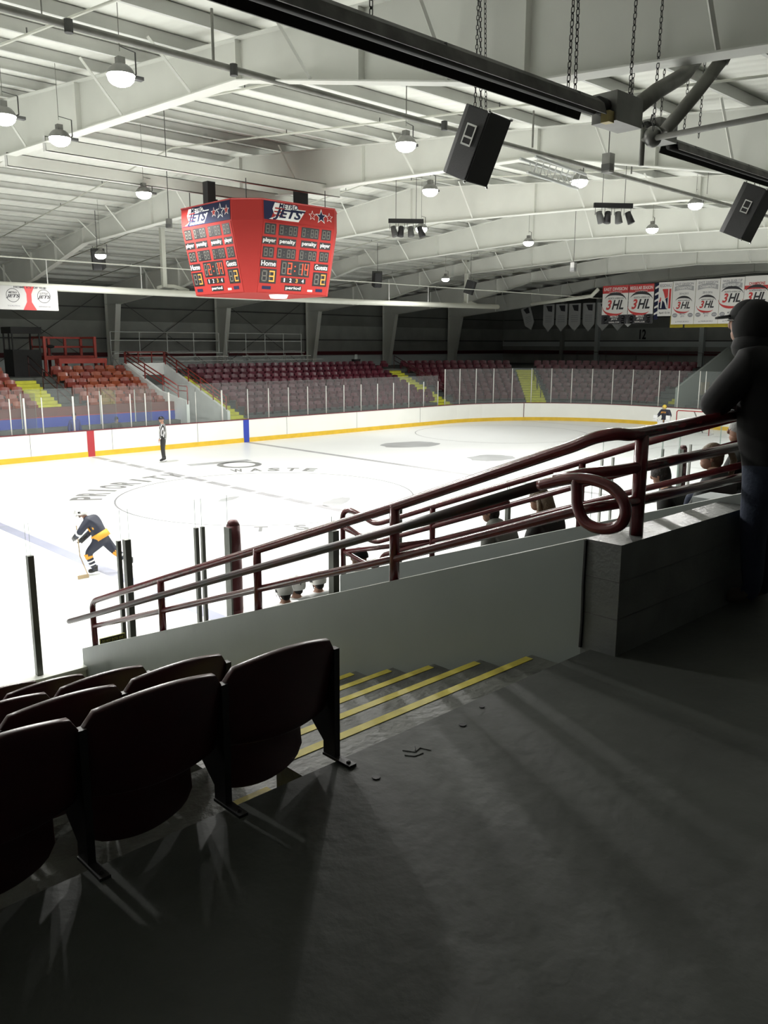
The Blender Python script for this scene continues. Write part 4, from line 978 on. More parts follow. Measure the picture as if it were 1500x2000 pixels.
for y, z in ((0, 0), (.35, 0), (.17, -.28)): MB().tube([(-1.3, y, z), (1.0, y, z)], .035, 8).build('chord', M_ALU, t, True)
b = MB()
for i in range(8):
    x = -1.2+i*.28; b.tube([(x, 0, 0), (x+.14, .17, -.28), (x+.28, .35, 0)], .012, 5)
b.build('lacing', M_ALU, t)
# far duct, hanging supports
tag(MB().tube([(-22, 11.5, 6.72), (14.4, 11.5, 6.74), (25.5, 11.5, 6.86)], .14, 10).build('long_duct', M_PIPEW, smooth=True), 'long cream duct slung lengthwise over the far seats', 'duct')
tag(MB().tube([(29.5, 12.0, 7.15), (29.5, 7.6, 7.5), (29.6, 7.2, 7.9)], .11, 10).build('short_duct', M_PIPEW, smooth=True), 'pale pipe left of the red banners', 'pipe')
for i, x in enumerate((-1.7, 2.2, 16.4, 19.4, 22.7)):
    tag(MB().tube([(x, 11.5, 6.85), (x, 11.5, 7.75)], .02, 5).build('duct_hanger', M_WHT), 'thin white rod hanging the long cream duct', 'rod', 'rods of the long cream duct')
for x, z1, lb in ((3.45, 9.5, 'tall white square drop pipe left of the scoreboard'), (7.1, 9.5, 'tall white square drop pipe just right of the scoreboard'), (23.0, 9.5, 'white drop pipe beside the farthest small speaker')):
    t = thing('drop_pipe', lb, 'pipe', (x, 11.86, 7.0)); MB().box((-.09, -.09, 0), (.09, .09, z1-7.0)).build('riser', M_PIPEW, t); MB().tube([(0, 0, .05), (.45, 0, .05), (1.1, -.1, -.12)], .08, 8).build('elbow', M_PIPEW, t, True); MB().tube([(0, 0, .05), (-.35, 0, -.05)], .06, 8).build('branch', M_PIPEW, t, True)
tag(MB().tube([(-6, 8, 7.42), (40, 8, 7.44)], .02, 5).build('thin_cable_run', M_PIPEW), 'thin pale conduit running lengthwise past the small speakers', 'conduit')

# ================================================================ BANNERS
def banner(name, label, X, y0, y1, z1, z0, m, group=None):
    """vertical banner in the plane x = X, facing the camera (-x); u runs from y0 (left, larger y) to y1"""
    W = y0-y1; H = z1-z0
    Mx = Matrix(((0, 0, -1, X), (-1, 0, 0, (y0+y1)/2), (0, 1, 0, z0), (0, 0, 0, 1)))
    o = MB().box((-W/2, 0, 0), (W/2, H, .012), Mx).build(name, m); tag(o, label, 'banner', group); return o, Mx, W, H
M_BW = mat('banner_white', (.74, .73, .71), .7); M_BR = mat('banner_red', (.52, .05, .05), .7); M_BK = mat('banner_black', (.03, .03, .035), .7); M_BG = mat('banner_grey_letter', (.28, .28, .30), .7); M_BY = mat('banner_yellow', (.40, .33, .03), .8)
def bt(o, Mx, txt, u, v, w_, h, m, shear=0, off=.01, d=.014): put('lettering', fitted(txt, w_, h, .002, shear, off), m, o, Mx @ Matrix.Translation((u, v, d)))
def bp_(o, Mx, poly, m, name, d=.016, d0=.012): return MB().prism(poly, 'z', d0, d, Mx).build(name, m, o)
def swoosh(o, Mx, cx_, cy_, r, ry, a0, a1, m):
    P = [(cx_+r*math.cos(R(a)), cy_+ry*math.sin(R(a))) for a in [a0+(a1-a0)*i/12 for i in range(13)]]; Q = [(cx_+r*.97*math.cos(R(a)), cy_+ry*(.97-.25*math.sin(PI*i/12))*math.sin(R(a))) for i, a in enumerate([a0+(a1-a0)*i/12 for i in range(13)])]
    b = MB(); 
    for i in range(12): b.prism([P[i], P[i+1], Q[i+1], Q[i]], 'z', .012, .017, Mx)
    return b.build('logo_swoosh', m, o)
def hl(o, Mx, u, v, s_):
    bt(o, Mx, '3', u-.36*s_, v, .34*s_, .52*s_, M_BR, .3, .03, .018); bt(o, Mx, 'HL', u+.18*s_, v, .72*s_, .5*s_, M_BK, .3, .03, .018)
    swoosh(o, Mx, u, v+.05*s_, .72*s_, .62*s_, 20, 150, M_BK); swoosh(o, Mx, u-.05*s_, v-.05*s_, .72*s_, .55*s_, 185, 320, M_BR)
    bt(o, Mx, 'NORTH AMERICAN', u+.05*s_, v+.34*s_, .95*s_, .09*s_, M_BK, .3, .0)
def badge(o, Mx, u, v, r, m): b = MB().prism([(u+r*1.1*math.cos(a*PI/7), v+r*.85*math.sin(a*PI/7)) for a in range(14)], 'z', .012, .016, Mx).build('team_badge', m, o); bt(o, Mx, 'JETS', u, v, r*1.5, r*.45, M_BW if m is M_BG else M_BG, .3, .02, .019)
BX = 30.9
yy = lambda px: {1176: 7.73, 1228: 5.92, 1280: 4.27, 1317: 3.13, 1367: 1.75, 1422: .35, 1478: -1.0}[px]
for i, (a_, c_, tt) in enumerate(((7.70, 5.96, 'EAST DIVISION'), (5.92, 4.30, 'REGULAR SEASON'))):
    o, Mx, W, H = banner('banner', 'white banner with a red %s heading and black foot' % tt.title(), BX, a_, c_, 8.14, 5.88, M_BW)
    bp_(o, Mx, [(-W/2, H*.80), (W/2, H*.80), (W/2, H), (-W/2, H)], M_BR, 'red_heading'); bt(o, Mx, tt, 0, H*.91, W*.9, H*.085, M_BW, 0, .02, .018); bt(o, Mx, 'CHAMPIONS', 0, H*.83, W*.5, H*.03, M_BW, 0, .0, .018)
    bp_(o, Mx, [(-W/2, 0), (W/2, 0), (W/2, H*.24), (-W/2, H*.24)], M_BK, 'black_foot'); hl(o, Mx, 0, H*.50, 1.12)
    bt(o, Mx, 'METRO', 0, H*.19, W*.32, H*.055, M_BW, 0, .02, .018); bt(o, Mx, 'JETS', 0, H*.12, W*.25, H*.055, M_BW, 0, .02, .018); bt(o, Mx, 'NA3HL.COM', 0, H*.045, W*.4, H*.04, M_BW, 0, .01, .018)
    for u, v in ((-.34, .15), (.34, .17), (-.34, .055), (.34, .06)): badge(o, Mx, u*W, v*H, .12, M_BW)
o, Mx, W, H = banner('banner', 'narrow navy and white striped banner beside the poster', BX+.05, 4.25, 4.0, 8.14, 6.1, M_NAVY)
for i in range(5): bp_(o, Mx, [(-W/2, H*(.12+.18*i)), (W/2, H*(.17+.18*i)), (W/2, H*(.24+.18*i)), (-W/2, H*(.17+.18*i))], M_BW, 'white_chevron')
o, Mx, W, H = banner('banner', 'white regional poster with a hockey player silhouette on red and navy', BX, 4.0, 3.15, 8.18, 6.28, M_BW)
bt(o, Mx, 'REGIONALS', 0, H*.90, W*.86, H*.09, M_BG, 0, .01, .018); bp_(o, Mx, [(-W*.44, H*.2), (W*.2, H*.2), (W*.2, H*.55), (-W*.44, H*.4)], M_NAVY, 'navy_field'); bp_(o, Mx, [(-W*.44, H*.41), (W*.2, H*.56), (W*.2, H*.80), (-W*.2, H*.80)], M_BR, 'red_field')
bp_(o, Mx, [(-.28, 1.36), (-.16, 1.45), (-.10, 1.3), (.02, .95), (.14, .6), (.16, .42), (.10, .42), (-.02, .75), (-.16, .9), (-.20, .45), (-.27, .45), (-.24, 1.0), (-.32, 1.15)], M_WHT, 'player_silhouette', .02)
MB().box((W*.27, H*.22, .012), (W*.42, H*.8, .015), Mx).build('side_column', M_BR, o); bt(o, Mx, 'April 12-16', 0, H*.09, W*.8, H*.07, M_BK, 0, .01, .018)
for i, (a_, c_, t1, t2, t3) in enumerate(((3.12, 1.76, 'EAST DIVISION', 'CHAMPIONS', '2014-2015'), (1.74, .36, 'EAST DIVISION', 'CHAMPIONS', '2015-2016'), (.34, -.98, 'NA3HL SILVER CUP', 'RUNNER UP', ''), (-1.0, -2.3, 'NORTHERN', 'CHAMPIONS', '2015'))):
    o, Mx, W, H = banner('banner', ['white East Division Champions 2014-2015 banner', 'white East Division Champions 2015-2016 banner', 'white Silver Cup Runner Up banner above the standing man', 'white banner with red heading cut by the right photo edge'][i], BX, a_, c_, 8.20+.02*i, 5.80, M_BW)
    if i < 3: bt(o, Mx, t1, 0, H*.93, W*.8, H*.055, M_BG, 0, .015, .018)
    if i < 3:
        b = MB(); n = 10
        for k_ in range(n):
            a0_ = -1+2*k_/n; a1_ = -1+2*(k_+1)/n; f_ = lambda q: H*.80-.09*q*q
            b.prism([(a0_*W*.42, f_(a0_)), (a1_*W*.42, f_(a1_)), (a1_*W*.42, f_(a1_)+.26), (a0_*W*.42, f_(a0_)+.26)], 'z', .012, .015, Mx)
        b.build('grey_scroll', mat('scroll_grey', (.38, .38, .39), .7), o)
    bt(o, Mx, t2, 0, H*.84, W*.66, H*.06, M_BW if i < 3 else M_BR, 0, .02, .018)
    if i == 3: bp_(o, Mx, [(-W/2, H*.72), (W/2, H*.72), (W/2, H*.8), (-W/2, H*.8)], M_BR, 'red_bar')
    if t3: bt(o, Mx, t3, 0, H*.705, W*.4, H*.05, M_BG, 0, .01, .018)
    hl(o, Mx, 0, H*(.44 if i < 2 else .56), .78 if i < 2 else .95)
    bt(o, Mx, 'METRO', 0, H*.24, W*.24, H*.045, M_BG, 0, .01, .018); bt(o, Mx, 'JETS', 0, H*.18, W*.16, H*.045, M_BG, 0, .01, .018); bt(o, Mx, 'at MARLBORO', 0, H*.06, W*.6, H*.035, M_BG, 0, .0, .018)
    for u in (-.34, .34): badge(o, Mx, u*W, H*.21, .14, M_BG)
for a_, c_, lb in ((3.3, 2.5, 'dull olive lower edge of the banner behind the 2014-2015 one'), (2.4, -.3, 'yellow banner edge showing below the white champions banners')): banner('banner', lb, BX+.25, a_, c_, 8.1, 5.62, M_BY)
def pennant(y, X, z1, w_, h, label, ang=0, group=None):
    t = MB(); Mx = Matrix(((0, 0, -1, X), (-1, 0, 0, y), (0, 1, 0, z1), (0, 0, 0, 1))) @ Matrix.Rotation(ang, 4, 'Z')
    o = t.prism([(-w_/2, 0), (-w_/2, -h*.74), (0, -h), (w_/2, -h*.74), (w_/2, 0)], 'z', 0, .012, Mx).build('pennant', mat('pennant_grey', (.45, .46, .46), .8)); tag(o, label, 'pennant', group)
    MB().prism([(-w_*.25, -.1), (w_*.3, -.1), (w_*.3, -.55), (-w_*.05, -.5)], 'z', .012, .016, Mx).build('crest', M_BK, o)
    for k_ in range(4): MB().box((-w_*.3, -h*(.42+.07*k_), .012), (w_*.3, -h*(.44+.07*k_), .015), Mx).build('name_line', M_BG, o)
    return o
for i, y in enumerate((17.1, 15.95, 14.8, 13.6, 12.4, 11.2, 6.1)):
    pennant(y, 38.6 if y > 10 else 31.3, 7.6 if y > 10 else 7.3, 1.0, 2.0 if y > 10 else 1.6, 'grey pointed pennant in the row left of the red banners' if y > 10 else 'grey pointed pennant below the striped banner', group='grey pennants left of the red banners' if y > 10 else None)
o = pennant(19.3, 38.6, 7.45, .9, 1.8, 'grey flag hanging askew left of the pennants', .35)
# left sponsor banner under the duct
BYL = 11.33
o = tag(MB().box((-5.2, BYL, 5.86), (-1.42, BYL+.012, 6.72)).build('sponsor_banner', mat('banner_offwhite', (.42, .42, .41), .8)), 'white and red team banner hanging from the cream duct at the left', 'banner')
My = Matrix(((1, 0, 0, 0), (0, 0, -1, BYL), (0, 1, 0, 0), (0, 0, 0, 1)))
MB().prism([(-2.75, 5.86), (-2.25, 5.86), (-2.42, 6.15), (-2.42, 6.45), (-2.3, 6.72), (-2.7, 6.72), (-2.6, 6.45), (-2.6, 6.15)], 'z', .0, .004, My).build('red_centre', M_BR, o)
for x, tt, t2 in ((-3.1, 'METRO', 'YOUTH'), (-1.95, 'LITTLE', 'YOUTH HOCKEY CLUB')):
    bc = MB(); bc.tube([(x+.24*math.cos(a*PI/12), BYL-.004, 6.38+.24*math.sin(a*PI/12)) for a in range(25)], .008, 4); bc.build('badge_ring', M_BK, o)
    put('lettering', fitted('JETS', .5, .15, .003, .3, .03), M_BK, o, My @ Matrix.Translation((x, 6.34, .004))); put('lettering', fitted(tt, .3, .07, .003, .2, .01), M_BK, o, My @ Matrix.Translation((x, 6.48, .004))); put('lettering', fitted(t2, .45, .05, .003, 0, .01), M_BG, o, My @ Matrix.Translation((x, 6.0, .004)))
put('lettering', fitted('HOME ICE OF THE', 1.2, .07, .003, 0, .02), M_BK, o, My @ Matrix.Translation((-2.45, 6.68, .006)))

# ================================================================ GOAL
G = thing('hockey_goal', 'red framed hockey goal with white net at the far end', 'goal', (27.1, 0, 0))
MB().tube([(0, .92, 0), (0, .92, 1.15), (0, .85, 1.22), (0, -.85, 1.22), (0, -.92, 1.15), (0, -.92, 0)], .03, 8).build('goal_frame', mat('goal_red', (.35, .03, .03), .4), G, True)
MB().tube([(0, .92, .02), (.9, .75, .02), (1.05, 0, .02), (.9, -.75, .02), (0, -.92, .02)], .03, 8).build('base_frame', M_NET, G, True)
b = MB()
for i in range(17):
    y = -.85+i*.106; b.tube([(0, y, 1.22), (.5, y*.9, 1.15), (.95, y*.85, .02)], .004, 3)
for z, x in ((.3, .86), (.6, .74), (.9, .61)): b.tube([(0, .92, z), (x, .8, z), (x, -.8, z), (0, -.92, z)], .004, 3)
b.build('net', M_NET, G)
MB().tube([(.1, 0, 1.2), (.9, -.15, .05)], .03, 6).build('centre_strut', M_GALV, G, True)

# ================================================================ PEOPLE
BASE = dict(pelvis=(0, 0, .95), spine=(0, 0, 1.14), chest=(0, 0, 1.34), neck=(0, .0, 1.50), skull=(0, .01, 1.58),
            sl=(-.17, 0, 1.42), sr=(.17, 0, 1.42), el=(-.24, -.02, 1.15), er=(.24, -.02, 1.15), wl=(-.26, .06, .90), wr=(.26, .06, .90),
            hl=(-.09, 0, .90), hr=(.09, 0, .90), kl=(-.10, .03, .50), kr=(.10, .03, .50), al=(-.10, 0, .09), ar=(.10, 0, .09), tl=(-.11, .16, .045), tr=(.11, .16, .045), head=(0, .03, 1.665))
RAD = dict(pelvis=.14, spine=.13, chest=.145, neck=.055, skull=.065, sl=.075, sr=.075, el=.052, er=.052, wl=.032, wr=.032, hl=.095, hr=.095, kl=.062, kr=.062, al=.045, ar=.045, tl=.036, tr=.036)
BONES = [('pelvis', 'spine', 'top'), ('spine', 'chest', 'top'), ('chest', 'neck', 'top'), ('neck', 'skull', 'skin'), ('chest', 'sl', 'top'), ('chest', 'sr', 'top'), ('sl', 'el', 'top'), ('sr', 'er', 'top'), ('el', 'wl', 'top'), ('er', 'wr', 'top'),
         ('pelvis', 'hl', 'bot'), ('pelvis', 'hr', 'bot'), ('hl', 'kl', 'bot'), ('hr', 'kr', 'bot'), ('kl', 'al', 'shin'), ('kr', 'ar', 'shin'), ('al', 'tl', 'shoe'), ('ar', 'tr', 'shoe')]
def human(label, loc, rz, pose, mats, sc=1.0, bulk=1.0, look=(0, 1, 0), rad={}, hands=True, name='person', face=True):
    J = dict(BASE); J.update(pose); Rr = {k: v*bulk if k not in ('neck', 'skull', 'wl', 'wr') else v for k, v in RAD.items()}; Rr.update(rad)
    keys = list(Rr.keys()); V = [Vector(J[k]) for k in keys]; rads = [Rr[k] for k in keys]; E = [(keys.index(a), keys.index(b)) for a, b, _ in BONES]; EM = [m for _, _, m in BONES]
    if hands:
        for sd in 'lr':
            wv_ = Vector(J['w'+sd]); d = (wv_-Vector(J['e'+sd])).normalized(); side = Vector((1 if sd == 'l' else -1, .3, 0)); side = (side-d*side.dot(d)).normalized(); nrm = d.cross(side).normalized()
            pi_ = len(V); V.append(wv_+d*.05); rads.append(.027); E.append((keys.index('w'+sd), pi_)); EM.append('hand')
            kn = len(V); V.append(wv_+d*.085); rads.append(.030); E.append((pi_, kn)); EM.append('hand')
            for f in range(4):
                o_ = side*(.027-.018*f); ln = (.036, .042, .040, .030)[f]; b0 = len(V)
                V.append(wv_+d*.098+o_); rads.append(.009); E.append((kn, b0)); EM.append('hand')
                V.append(wv_+d*(.098+ln*.9)+o_*1.15+nrm*.012); rads.append(.008); E.append((b0, b0+1)); EM.append('hand')
                V.append(wv_+d*(.098+ln*1.45)+o_*1.15+nrm*.032); rads.append(.007); E.append((b0+1, b0+2)); EM.append('hand')
            b0 = len(V); V.append(wv_+d*.055+side*.042); rads.append(.011); E.append((pi_, b0)); EM.append('hand'); V.append(wv_+d*.09+side*.058+nrm*.012); rads.append(.009); E.append((b0, b0+1)); EM.append('hand')
    me = bpy.data.meshes.new('skel'); me.from_pydata([tuple(v) for v in V], E, []); o = bpy.data.objects.new('skel', me); C.objects.link(o)
    sk = o.modifiers.new('skin', 'SKIN'); sk.use_smooth_shade = True
    for i, r in enumerate(rads): d_ = me.skin_vertices[0].data[i]; d_.radius = (r*1.1, r*1.1); d_.use_root = (i == 0)
    ss = o.modifiers.new('sub', 'SUBSURF'); ss.levels = 2; ss.render_levels = 2
    bpy.context.view_layer.update(); bm_ = bpy.data.meshes.new_from_object(o.evaluated_get(bpy.context.evaluated_depsgraph_get())); bpy.data.objects.remove(o)
    vs = [v.co.copy() for v in bm_.vertices]; fsx = [tuple(p.vertices) for p in bm_.polygons]
    mk = ['top', 'bot', 'skin', 'shin', 'shoe', 'hand', 'hem']; ml = [mats.get(k) or (mats['bot'] if k == 'shin' else mats['top'] if k == 'hem' else M_SKIN) for k in mk]
    mb = MB(); mi = []
    for f in fsx:
        c = sum((vs[i] for i in f), Vector())/len(f); best = 9; bk = 'top'
        for (a, b), km in zip(E, EM):
            A, Bv = V[a], V[b]; ab = Bv-A; t_ = max(0, min(1, (c-A).dot(ab)/ab.length_squared)); dd = (c-(A+ab*t_)).length-(rads[a]+(rads[b]-rads[a])*t_)
            if dd < best: best = dd; bk = km
        if bk == 'bot' and mats.get('hem') and (c-Vector(J['pelvis'])).length < .22: bk = 'hem'
        mi.append(mk.index(bk))
    mb.add(vs, fsx); mb.mi = mi
    # head with a face
    hc = Vector(J['head']); f_ = Vector(look).normalized(); r_ = f_.cross(Vector((0, 0, 1))).normalized(); u_ = r_.cross(f_); Mh = Matrix((r_, f_, u_)).transposed()
    mb.cur = 2
    mb.ell(hc, (.074, .094, .112), Mh, 16, 12); mb.ell(hc+Mh @ Vector((0, .03, -.065)), (.052, .058, .055), Mh, 12, 8)
    if face:
        mb.ell(hc+Mh @ Vector((0, .094, -.012)), (.011, .019, .024), Mh, 8, 6); mb.ell(hc+Mh @ Vector((0, .080, -.060)), (.020, .010, .005), Mh, 8, 5)
        for sx in (-1, 1): mb.ell(hc+Mh @ Vector((sx*.076, -.005, -.01)), (.010, .020, .032), Mh, 8, 6); mb.ell(hc+Mh @ Vector((sx*.028, .083, .012)), (.013, .012, .008), Mh, 8, 5)
    o = mb.build(name, ml, None, True); o.location = loc; o.rotation_euler = (0, 0, rz); o.scale = (sc, sc, sc)
    tag(o, label, 'person')
    return o, hc, Mh
def hair(o, hc, Mh, m, kind='short'):
    b = MB()
    Mt = Mh @ Matrix.Rotation(R(22), 3, 'X')
    b.ell(hc+Mh @ Vector((0, -.010, .012)), (.087, .106, .120), Mt, 18, 9, 0, PI*.62)
    b.ell(hc+Mh @ Vector((0, -.038, -.015)), (.084, .078, .105), Mh, 14, 8)
    if kind == 'long':
        b.tube([hc+Mh @ Vector((0, -.05, .04)), hc+Mh @ Vector((0, -.09, -.10)), hc+Mh @ Vector((0, -.13, -.28)), hc+Mh @ Vector((0, -.13, -.42))], .095, 12, .07)
        for sx in (-1, 1): b.tube([hc+Mh @ Vector((sx*.06, -.02, .03)), hc+Mh @ Vector((sx*.085, -.03, -.12)), hc+Mh @ Vector((sx*.08, .0, -.30))], .035, 8, .02)
    if kind == 'tail':
        b.tube([hc+Mh @ Vector((0, -.09, .06)), hc+Mh @ Vector((0, -.16, .07)), hc+Mh @ Vector((0, -.20, -.03)), hc+Mh @ Vector((0, -.18, -.20)), hc+Mh @ Vector((0, -.16, -.28))], .045, 10, .018)
    return b.build('hair', m, o, True)
def cap(o, hc, Mh, m, brim=True, hood=False):
    b = MB(); b.ell(hc+Mh @ Vector((0, -.005, .02)), (.092, .112, .115), Mh, 18, 7, 0, PI*.5)
    if brim:
        P = []
        for z in (0, .010):
            P += [hc+Mh @ Vector((.080*math.cos(PI*i/10), .075+.115*math.sin(PI*i/10), .035+z-.012*math.sin(PI*i/10))) for i in range(11)]
        b.add(P, [tuple(range(11)), tuple(range(21, 10, -1))]+[(i, i+11, i+12, i+1) for i in range(10)])
    c = b.build('cap', m, o, True)
    if hood:
        b = MB(); b.ell(hc+Mh @ Vector((0, -.045, -.01)), (.118, .125, .145), Mh, 18, 12); b.ell(hc+Mh @ Vector((0, -.05, -.14)), (.135, .12, .10), Mh, 16, 8); b.build('hood', m, o, True)
    return c
def helmet(o, hc, Mh, m, cage=True):
    b = MB(); b.ell(hc+Mh @ Vector((0, -.02, .01)), (.112, .134, .140), Mh, 18, 9, 0, PI*.66); h = b.build('helmet', m, o, True)
    b = MB()
    if cage:
        for i in range(5): x = -.07+.035*i; b.tube([hc+Mh @ Vector((x, .11, .05)), hc+Mh @ Vector((x*1.05, .135, -.02)), hc+Mh @ Vector((x*.8, .11, -.10))], .004, 4)
        for z in (-.02, -.07): b.tube([hc+Mh @ Vector((-.09, .06, z)), hc+Mh @ Vector((0, .137, z)), hc+Mh @ Vector((.09, .06, z))], .004, 4)
        b.build('face_cage', M_CHROME, h)
    b = MB(); b.box((-.111, -.03, -.02), (-.100, .03, .02), Matrix.Translation(hc) @ Mh.to_4x4()).box((.100, -.03, -.02), (.111, .03, .02), Matrix.Translation(hc) @ Mh.to_4x4()); b.build('vent_mark', M_BLACK, h)
    b = MB(); b.tube([hc+Mh @ Vector((.085, .02, -.02)), hc+Mh @ Vector((.04, .05, -.12)), hc+Mh @ Vector((-.04, .05, -.12)), hc+Mh @ Vector((-.085, .02, -.02))], .007, 5); b.build('chin_strap', M_BLACK, h)
    return h
def skates(o, J, sc=1):
    for s_ in 'lr':
        a_ = Vector(J['a'+s_]); t_ = Vector(J['t'+s_]); d = (t_-a_); d.z = 0; d.normalize(); b = MB()
        b.tube([a_-d*.10+Vector((0, 0, -.085)), t_+d*.06+Vector((0, 0, -.045-.04+a_.z*0))], .008, 5); b.build('skate_blade', M_CHROME, o)
        MB().tube([a_+Vector((0, 0, .10)), a_+Vector((0, 0, -.02))], .062, 10, .058).build('skate_boot', M_SKATE, o, True)
SIT = dict(pelvis=(0, 0, .46), spine=(0, -.03, .64), chest=(0, -.02, .83), neck=(0, .03, .985), skull=(0, .05, 1.05), head=(0, .075, 1.13), sl=(-.17, -.01, .91), sr=(.17, -.01, .91), el=(-.24, .08, .68), er=(.24, .08, .68), wl=(-.12, .30, .56), wr=(.12, .30, .56),
           hl=(-.09, .03, .45), hr=(.09, .03, .45), kl=(-.12, .45, .47), kr=(.12, .45, .47), al=(-.12, .47, .09), ar=(.12, .47, .09), tl=(-.13, .62, .045), tr=(.13, .62, .045))
# standing man at the right edge
mp_ = dict(pelvis=(0, 0, .97), spine=(0, .03, 1.17), chest=(0, .07, 1.37), neck=(0, .15, 1.53), skull=(0, .18, 1.60), head=(0, .215, 1.69), sl=(-.19, .10, 1.44), sr=(.19, .10, 1.44), el=(-.27, .26, 1.20), er=(.27, .26, 1.20), wl=(-.04, .36, 1.215), wr=(.05, .33, 1.245))
o, hc, Mh = human('man in black cap and dark hooded jacket leaning on the railing at the right edge', (-10.12, -19.22, 3.05), 0, mp_, dict(top=M_JACK, bot=M_JEAN, shoe=M_SHOE, hem=M_JACK), 1.02, 1.22, rad=dict(sl=.10, sr=.10, el=.085, er=.085, wl=.05, wr=.05, chest=.17, spine=.17, pelvis=.165, neck=.08))
cap(o, hc, Mh, M_JACK, True, True)
MB().tube([hc+Vector((.078, .0, .01)), hc+Vector((.07, .085, .015)), hc+Vector((0, .105, .012)), hc+Vector((-.07, .085, .015)), hc+Vector((-.078, .0, .01))], .003, 5).build('eyeglasses', M_CHROME, o)
# seated spectators
def sit(label, x, r_, top, kind, hm, look=(0, 1, 0), bot=M_JEAN, bulk=1.1, tilt=0.0, dz=0, hands=True, x_glass=False, hoodie=False):
    y = Y0+.02+.75*r_+.30; z = 3.05-.27*(r_+1)+dz
    P = dict(SIT)
    if tilt:
        for k_ in ('chest', 'neck', 'skull', 'head', 'sl', 'sr'): q = P[k_]; P[k_] = (q[0], q[1]+tilt*(q[2]-.46), q[2]-tilt*.12)
    o, hc, Mh = human(label, (x, y, z), 0, P, dict(top=top, bot=bot, shoe=M_SHOE), 1.0, bulk, look, hands=hands)
    if kind == 'cap': cap(o, hc, Mh, hm)
    else: hair(o, hc, Mh, hm, kind)
    if hoodie: MB().ell(hc+Vector((0, -.10, -.15)), (.13, .10, .09)).build('hood', top, o, True)
    if x_glass: MB().tube([hc+Vector((-.08, 0, .01)), hc+Vector((-.05, .09, .012)), hc+Vector((.05, .09, .012)), hc+Vector((.08, 0, .01))], .003, 5).build('eyeglasses', M_IRON, o)
    return o
sit('seated spectator in dark cap and olive coat low beyond the railing', -8.79, 6, M_OLIVE, 'cap', M_JACK, (-.5, 1, 0), dz=-.15)
sit('seated spectator in grey hoodie with legs stretched out, seen through the railing', -8.02, 4, M_HOOD, 'short', M_HAIRD, (-.6, 1, -.25), bulk=1.2, tilt=.25, hoodie=True)
sit('seated spectator with long light brown hair and dark coat behind the railing', -8.28, 3, M_COATD, 'long', M_HAIRB, (-.4, 1, -.1), tilt=.1)
sit('seated spectator whose dark hair shows just above the lower rail', -6.95, 2, M_COATD, 'short', M_HAIRD, (-.2, 1, -.3), dz=-.06, tilt=.3)
sit('seated spectator with a blonde ponytail and charcoal fleece', -7.83, 1, M_COATG, 'tail', M_HAIRB, (-.6, 1, 0))
sit('older grey haired spectator with glasses beside the standing man', -7.27, 1, M_COATD, 'short', M_HAIRG, (-.7, 1, 0), dz=.20, x_glass=True)
# referee
rp = dict(BASE); rp.update(wl=(-.24, .08, .92), wr=(.22, .12, .93))
M_STR = bpy.data.materials.new('referee_stripes'); M_STR.use_nodes = True
nt = M_STR.node_tree; b_ = nt.nodes['Principled BSDF']; tc_ = nt.nodes.new('ShaderNodeTexCoord'); sx_ = nt.nodes.new('ShaderNodeSeparateXYZ'); m1 = nt.nodes.new('ShaderNodeMath'); m1.operation = 'SINE'; m0 = nt.nodes.new('ShaderNodeMath'); m0.operation = 'MULTIPLY'; m0.inputs[1].default_value = 80
ad = nt.nodes.new('ShaderNodeMath'); ad.operation = 'ADD'
cr_ = nt.nodes.new('ShaderNodeValToRGB'); cr_.color_ramp.interpolation = 'CONSTANT'; cr_.color_ramp.elements[0].color = (.02, .02, .02, 1); cr_.color_ramp.elements[1].position = .5; cr_.color_ramp.elements[1].color = (.75, .75, .75, 1)
nt.links.new(tc_.outputs['Object'], sx_.inputs[0]); nt.links.new(sx_.outputs[0], ad.inputs[0]); nt.links.new(sx_.outputs[1], ad.inputs[1]); nt.links.new(ad.outputs[0], m0.inputs[0]); nt.links.new(m0.outputs[0], m1.inputs[0])
nt.links.new(m1.outputs[0], cr_.inputs[0]); nt.links.new(cr_.outputs[0], b_.inputs['Base Color'])
o, hc, Mh = human('referee in black and white stripes standing on the ice by the far boards', (1.36, 8.83, .03), R(50), rp, dict(top=M_STR, bot=M_SKATE, shoe=M_SKATE, hem=M_SKATE), 1.0, 1.08)
h = MB(); h.ell(hc+Mh @ Vector((0, 0, .02)), (.10, .12, .11), Mh, 16, 7, 0, PI*.52).build('helmet', M_SKATE, o, True); skates(o, rp)
# running skater
kp = dict(pelvis=(0, -.05, .80), spine=(0, .05, .98), chest=(0, .17, 1.15), neck=(0, .28, 1.27), skull=(0, .32, 1.33), head=(0, .37, 1.40), sl=(-.18, .18, 1.22), sr=(.18, .17, 1.22), el=(-.30, .32, 1.0), er=(.30, .20, .98), wl=(-.14, .48, .86), wr=(.16, .42, .76),
          hl=(-.10, -.05, .76), hr=(.10, -.06, .76), kl=(-.13, .24, .50), kr=(.13, -.26, .50), al=(-.12, .10, .12), ar=(.15, -.60, .24), tl=(-.12, .26, .09), tr=(.16, -.50, .10))
M_SOCK = mat('striped_sock', (.015, .018, .035), .6)
o, hc, Mh = human('young hockey skater in navy and gold jersey striding left on the ice', (-7.95, -5.22, .0), R(46), kp, dict(top=M_JNAVY, bot=M_JNAVY, shin=M_JNAVY, shoe=M_SKATE, hand=M_SKATE), .93, 1.25, look=(0, 1, -.15), hands=True, rad=dict(wl=.055, wr=.055, kl=.085, kr=.085))
helmet(o, hc, Mh, M_HELM); skates(o, kp)
